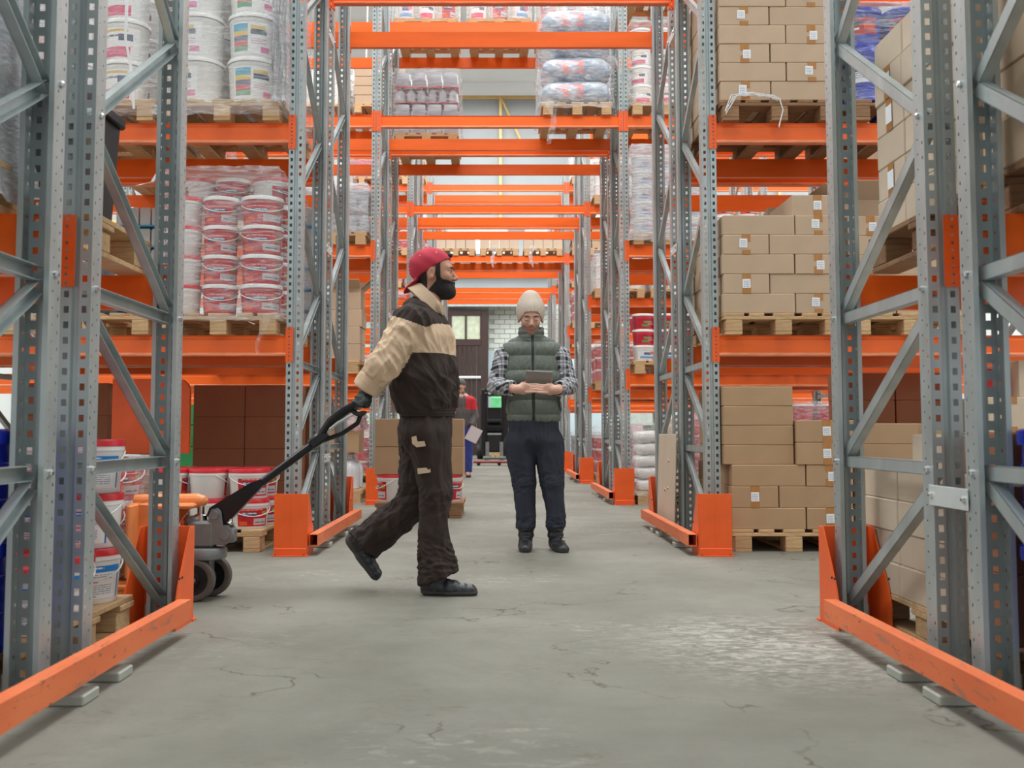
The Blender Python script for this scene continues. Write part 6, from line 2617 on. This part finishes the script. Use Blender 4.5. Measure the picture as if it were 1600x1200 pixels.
# ---- the man in the green vest, reading a tablet
YG = 6.87
B_ = thing('person', 'man in knit beanie, green quilted vest and plaid shirt reading a tablet', 'person', (at(845, 857, YG)[0], YG, 0))
hg = W(829, 497, YG - .03)
H2 = Head(hg, -PI / 2 + .04, .26)
nb2 = W(830, 532, YG + .02)
S = SDF((-.18, 6.38, .05), (.66, 7.15, 1.72), .0042)
H2.build(S, nb2, closed=True, nr=.050)
S.cone(W(831, 556, YG + .02), W(832, 590, YG), .07, .10, .04, 0, (1.4, 1, 1))
S.cone(W(832, 590, YG), W(834, 668, YG), .105, .10, .04, 0, (1.3, 1, 1))
sR, eR, wR = W(789, 557, YG), W(775, 603, YG - .02), W(809, 608, YG - .30)
sL, eL, wL = W(874, 557, YG), W(889, 602, YG - .02), W(868, 609, YG - .30)
for a, b, c in ((sR, eR, wR), (sL, eL, wL)):
    S.cone(a, b, .048, .038, .02)
    S.cone(b, c, .036, .027, .015)
for a, b, c in ((W(814, 690, YG), W(819, 752, YG), W(823, 820, YG)), (W(856, 690, YG), W(861, 752, YG - .02), W(867, 820, YG - .02))):
    S.cone(a, b, .06, .042, .02)
    S.cone(b, c, .04, .03, .02)
# hands: fingers reach towards each other behind the tablet (on the camera side)
tabc = Vector(W(842, 593, YG - .27))
hand(S, wR, (.92, -.05, .05), (-.1, .35, 1), (.15, .9, .1), (.05, .12, .15), .84, thumb=(1.3, .9))
hand(S, wL, (-.92, -.05, .05), (.1, .35, 1), (-.15, .9, .1), (.05, .12, .15), .84, thumb=(1.3, .9))
place(S.mesh('body', ['skin2', 'lips']), B_, 'body')
H2.eyes(B_, 'skin2', True)
lo, hi = (hg[0] - .12, hg[1] - .16, hg[2] - .2), (hg[0] + .12, hg[1] + .16, hg[2] + .2)
Sh = SDF(lo, hi, .003)
H2.build(Sh, nb2, closed=True)
base = Sh.f.copy()
gx, gy, gz = np.meshgrid(*[Sh.lo[i] + Sh.h * np.arange(Sh.n[i]) for i in range(3)], indexing='ij')
Ri = np.array(H2.R.inverted())
q = np.stack([gx - hg[0], gy - hg[1], gz - hg[2]], -1) @ Ri.T
lx, ly, lz = q[..., 0], q[..., 1], q[..., 2]
bl = -.040 - .05 * (lx - .02) + .25 * np.clip(np.abs(ly) - .035, 0, 1)
cond = np.minimum.reduce([bl - lz, lx - .012, lz + .125])
cond = np.minimum(cond, (np.sqrt(((lz + .0555) / .0085) ** 2 + (ly / .021) ** 2) - 1) * .008)
place(region_mesh('beard', 'stubble', .0018, cond, 1), B_, 'beard')
C = SDF(lo, hi, .003)
H2.ell(C, (-.018, 0, .046), (.114, .096, .114), k=0)
H2.ell(C, (-.03, 0, .135), (.05, .045, .045), k=.05)
C.f = np.maximum(C.f, -(lz + .012 + .044 * np.clip((np.abs(ly) - .040) / .035, 0, 1) - .36 * (lx + .1))).astype(np.float32)
cen = np.array(hg)


def knit(V, N, ids):
    p = (V - cen) @ Ri.T
    a = np.arctan2(p[:, 1], p[:, 0] + .02)
    return .0022 * np.sin(a * 34)


place(C.mesh('beanie', 'beanie', None, knit, 1), B_, 'beanie')
# plaid shirt sleeves
for a, b, c in ((sR, eR, wR), (sL, eL, wL)):
    S = SDF((-.2, 6.40, .90), (.68, 7.12, 1.45), .0045)
    a, b, c = Vector(a), Vector(b), Vector(c)
    u = (c - b).normalized()
    ce = b + u * ((c - b).length - .075)
    S.cone(tuple(a), tuple(b), .070, .058, .02, 0)
    S.cone(tuple(b), tuple(ce), .056, .046, .02, 0, clips=[(tuple(ce), tuple(u))])
    S.cone(tuple(ce - u * .05), tuple(ce), .049, .048, .004, 0, clips=[(tuple(ce - u * .002), tuple(u)), (tuple(ce - u * .055), tuple(-u))])
    place(S.mesh('shirt_sleeve', 'plaid', None, folds(.014, 15, (1, 0, .3), 22, 8)), B_, 'shirt_sleeve')
# vest
S = SDF((-.2, 6.58, .78), (.68, 7.15, 1.50), .0045)
xc_ = at(832, 600, YG)[0]
S.cone(W(831, 553, YG + .01), W(832, 590, YG), .125, .130, .05, 0, (1.42, .98, 1))
S.cone(W(832, 590, YG), W(834, 645, YG), .130, .128, .04, 0, (1.42, 1.0, 1), clips=[(W(834, 658, YG), (0, 0, -1))])
S.cone(W(800, 548, YG + .01), W(862, 548, YG + .01), .062, .062, .05, 0)
for s_, p in ((-1, W(784, 566, YG)), (1, W(880, 566, YG))):
    S.cone((p[0] + s_ * .015, p[1], p[2] + .06), (p[0] + s_ * .03, p[1], p[2] - .09), .055, .05, .01, 0, op='sub')
S.cone(W(830, 545, YG - .0), W(830, 508, YG - .01), .086, .080, .015, 1, (1, 1, 1), clips=[(W(830, 513, YG - .01), (0, -.25, 1))])
S.cone(W(830, 540, YG - .0), W(830, 500, YG - .02), .060, .067, .008, 1, op='sub')
zt0, zs = at(0, 655, YG)[1], .098
ztop = at(0, 546, YG)[1]


def vwarp(V, N, ids):
    z = V[:, 2]
    xx = np.abs(V[:, 0] - xc_)
    ph = (z - zt0 - .03) / zs
    puff = np.abs(np.sin(ph * PI)) ** .6 * .014 - .006
    col = (ids == 1) & (z > ztop - .02)
    ph2 = np.abs(np.sin((z - ztop) / .032 * PI)) ** .6 * .006
    w = np.where(col, ph2, puff)
    w += ridge(V, (.15, 0, 1), 38, 14, 5) * .0028
    w *= np.clip((xx - .004) / .02, 0, 1)
    return w


def vmat(Cn, N, ids):
    z = Cn[:, 2]
    xx = np.abs(Cn[:, 0] - xc_ - (z - 1.1) * -.01)
    r = np.zeros(len(z), int)
    r[(xx < .0095) & (N[:, 1] < -.2)] = 1
    return r


vest = place(S.mesh('vest', ['vest', 'vestdark'], vmat, vwarp, 1), B_, 'vest')
for s_ in (-1, 1):
    m = MB()
    px_ = 832 + s_ * 41
    pts = [Vector(W(832 + s_ * 41, 618, YG - .075)), Vector(W(832 + s_ * 42, 632, YG - .075)), Vector(W(832 + s_ * 44, 642, YG - .07))]
    m.tube([p - B_.location for p in pts], .005, 6)
    obj('pocket_piping', m.mesh('pocket_piping', 'vestdark', True), vest)
# tablet held in both hands
m = MB()
tw, th = .172, .128
m.box(-tw / 2, tw / 2, -.004, .004, -th / 2, th / 2, 0, .003)
tb = obj('tablet', m.mesh('tablet', 'tabletgrey'), None, tabc, (math.radians(36), .05, 0))
tag(tb, 'grey tablet held in both hands of the man in the vest', 'tablet')
m = MB()
m.box(-tw / 2 + .008, tw / 2 - .008, .004, .0046, -th / 2 + .008, th / 2 - .008)
obj('screen', m.mesh('screen', 'blackpaint'), tb)
# trousers
S = SDF((-.2, 6.6, .0), (.68, 7.15, .98), .0045)
S.cone(W(833, 655, YG), W(834, 680, YG), .120, .118, .03, 0, (1.42, 1, 1), clips=[(W(834, 648, YG), (0, 0, 1))])
for (h_, k_, a_, c_) in ((W(812, 694, YG), W(818, 752, YG), W(822, 806, YG), 828), (W(857, 694, YG), W(863, 752, YG - .02), W(868, 806, YG - .02), 826)):
    S.cone(h_, k_, .106, .078, .02, 0)
    S.cone(k_, a_, .076, .062, .02, 0)
    b_ = W(822 if c_ == 828 else 868, c_, a_[1])
    S.cone(a_, b_, .062, .064, .01, 0, clips=[((b_[0], b_[1], b_[2] + .012), (0, 0, -1))])
ft2 = folds(.013, 29, (0, 0, -1), 17, 6)


def gt(V, N, ids):
    z = V[:, 2]
    return ft2(V, N, ids) + np.exp(-((z - .45) / .08) ** 2) * ridge(V, (1, .2, .2), 30, 9, 5) * .006 + np.exp(-((z - .17) / .06) ** 2) * ridge(V, (1, .2, .1), 36, 10, 7) * .007


tro = place(S.mesh('trousers', 'navy', None, gt), B_, 'trousers')
for k, (ax, tx, yy) in enumerate(((822, 821, YG), (868, 874, YG - .02))):
    S = SDF((-.1, 6.5, -.01), (.68, 7.1, .36), .004)
    X0 = at(ax, 840, yy)[0]
    hl = (X0 + (-.002 if k == 0 else -.012), yy + .07, 0)
    to = (X0 + (-.012 if k == 0 else .05), yy - .19, 0)
    boot(S, (X0, yy + .01, .10), hl, to, (0, 0, 1), shaft=(X0, yy + .01, .165))
    S.cone((X0, yy + .01, .165), (X0, yy + .01, .185), .062, .066, .008, 0)

    def bm2(Cn, N, ids):
        return (Cn[:, 2] < .02).astype(int)
    bt_ = place(S.mesh('boot', ['boot', 'sole'], bm2, lambda V, N, ids: .002 * np.sin(V[:, 2] * 150) * (V[:, 2] > .04)), B_, 'boot')
    m = MB()
    for j in range(5):
        t = j / 4
        c = Vector((X0 + (to[0] - X0) * (.25 + .35 * (1 - t)), yy - .045 - .06 * (1 - t), .065 + .085 * t))
        m.tube([c + Vector((-.028, .012, .004)) - B_.location, c + Vector((0, -.008, .010)) - B_.location, c + Vector((.028, .012, .004)) - B_.location], .0028, 5)
    obj('laces', m.mesh('laces', 'sole', True), bt_)

# ---- the worker far down the aisle
YT = 17.8
D_ = thing('person', 'distant worker in grey and red jacket and blue trousers holding a paper', 'person', (at(724, 740, YT)[0], YT, 0))
ht = W(720, 604, YT)
H3 = Head(ht, -PI / 2 - .15, .05)
xk = D_.location.x
S = SDF((xk - .42, YT - .4, .02), (xk + .42, YT + .35, 1.72), .008)
H3.build(S, (ht[0] + .02, YT + .02, ht[2] - .17), closed=True)
nx_ = ht[0] + .02
ztt = ht[2] - .2
S.cone((nx_, YT, ztt), (nx_, YT, .85), .1, .1, .03, 0, (1.3, 1, 1))
for s_ in (-1, 1):
    S.cone((nx_ + s_ * .09, YT, .82), (nx_ + s_ * .10, YT, .12), .08, .045, .02)
    S.cone((nx_ + s_ * .09, YT + .02, .06), (nx_ + s_ * .11, YT - .14, .05), .045, .04, .02)
hw_ = W(738, 667, YT - .1)
S.cone((nx_ + .17, YT, ztt - .03), (nx_ + .22, YT, ztt - .33), .045, .04, .02)
S.cone((nx_ + .22, YT, ztt - .33), hw_, .036, .026, .02)
hand(S, hw_, (.1, -.1, -1), (-1, 0, 0), (0, 1, 0), (.3, .4, .3), .95)
S.cone((nx_ - .17, YT, ztt - .03), (nx_ - .24, YT, ztt - .33), .045, .04, .02)
S.cone((nx_ - .24, YT, ztt - .33), (nx_ - .22, YT - .1, ztt - .56), .036, .026, .02)
hand(S, (nx_ - .22, YT - .1, ztt - .56), (0, -.1, -1), (1, 0, 0), (0, 1, 0), (.3, .4, .3), .95)
place(S.mesh('body', ['skin2', 'lips']), D_, 'body')
C = SDF((ht[0] - .15, YT - .15, ht[2] - .1), (ht[0] + .15, YT + .15, ht[2] + .2), .006)
H3.ell(C, (-.015, 0, .045), (.108, .09, .10), k=0, clips=[((ht[0], YT, ht[2] + .03), (0, .3, -1))])
place(C.mesh('beanie', 'greyjkt'), D_, 'beanie')
S = SDF((xk - .42, YT - .4, .75), (xk + .42, YT + .35, 1.6), .009)
S.cone((nx_, YT, ztt - .04), (nx_, YT, ztt - .25), .12, .125, .05, 0, (1.5, 1, 1))
S.cone((nx_, YT, ztt - .25), (nx_, YT, .92), .125, .125, .03, 0, (1.45, 1, 1), clips=[((0, 0, .86), (0, 0, -1))])
S.cone((nx_ + .17, YT, ztt - .05), (nx_ + .23, YT, ztt - .33), .075, .065, .03, 1)
S.cone((nx_ + .23, YT, ztt - .33), tuple(Vector(hw_) + Vector((0, 0, .05))), .064, .052, .02, 0, clips=[(tuple(Vector(hw_) + Vector((0, 0, .03))), (0, 0, -1))])
S.cone((nx_ - .17, YT, ztt - .05), (nx_ - .25, YT, ztt - .33), .075, .065, .03, 1)
S.cone((nx_ - .25, YT, ztt - .33), (nx_ - .22, YT - .1, ztt - .50), .064, .052, .02, 0, clips=[((nx_, YT, ztt - .50), (0, 0, -1))])
S.cone((nx_, YT, ztt + .0), (nx_, YT, ztt + .06), .085, .075, .02, 2)
place(S.mesh('jacket', ['greyjkt', 'redjkt'], lambda Cn, N, ids: ((Cn[:, 2] > ztt - .20) & (np.abs(Cn[:, 0] - nx_) > .07)).astype(int), folds(.016, 3, (0, 0, -1))), D_, 'jacket')
S = SDF((xk - .3, YT - .25, .0), (xk + .35, YT + .25, 1.0), .009)
S.cone((nx_, YT, .92), (nx_, YT, .84), .11, .11, .03, 0, (1.4, 1, 1))
for s_ in (-1, 1):
    S.cone((nx_ + s_ * .09, YT, .80), (nx_ + s_ * .10, YT, .10), .10, .08, .02, clips=[((0, 0, .09), (0, 0, -1))])
place(S.mesh('trousers', 'bluetr', None, folds(.014, 4)), D_, 'trousers')
for s_ in (-1, 1):
    S = SDF((xk - .3, YT - .35, -.01), (xk + .35, YT + .2, .3), .008)
    x_ = nx_ + s_ * .10
    boot(S, (x_, YT, .10), (x_, YT + .07, 0), (x_ + s_ * .03, YT - .19, 0), (0, 0, 1))
    place(S.mesh('boot', 'boot'), D_, 'boot')
m = MB()
c = Vector(W(740, 679, YT - .16))
m.box(-.11, .11, -.001, .001, -.13, .13)
pp_ = obj('paper_sheet', m.mesh('paper_sheet', 'paper'), None, c, (.3, .45, .2))
tag(pp_, 'white paper sheet in the hand of the distant worker', 'paper')
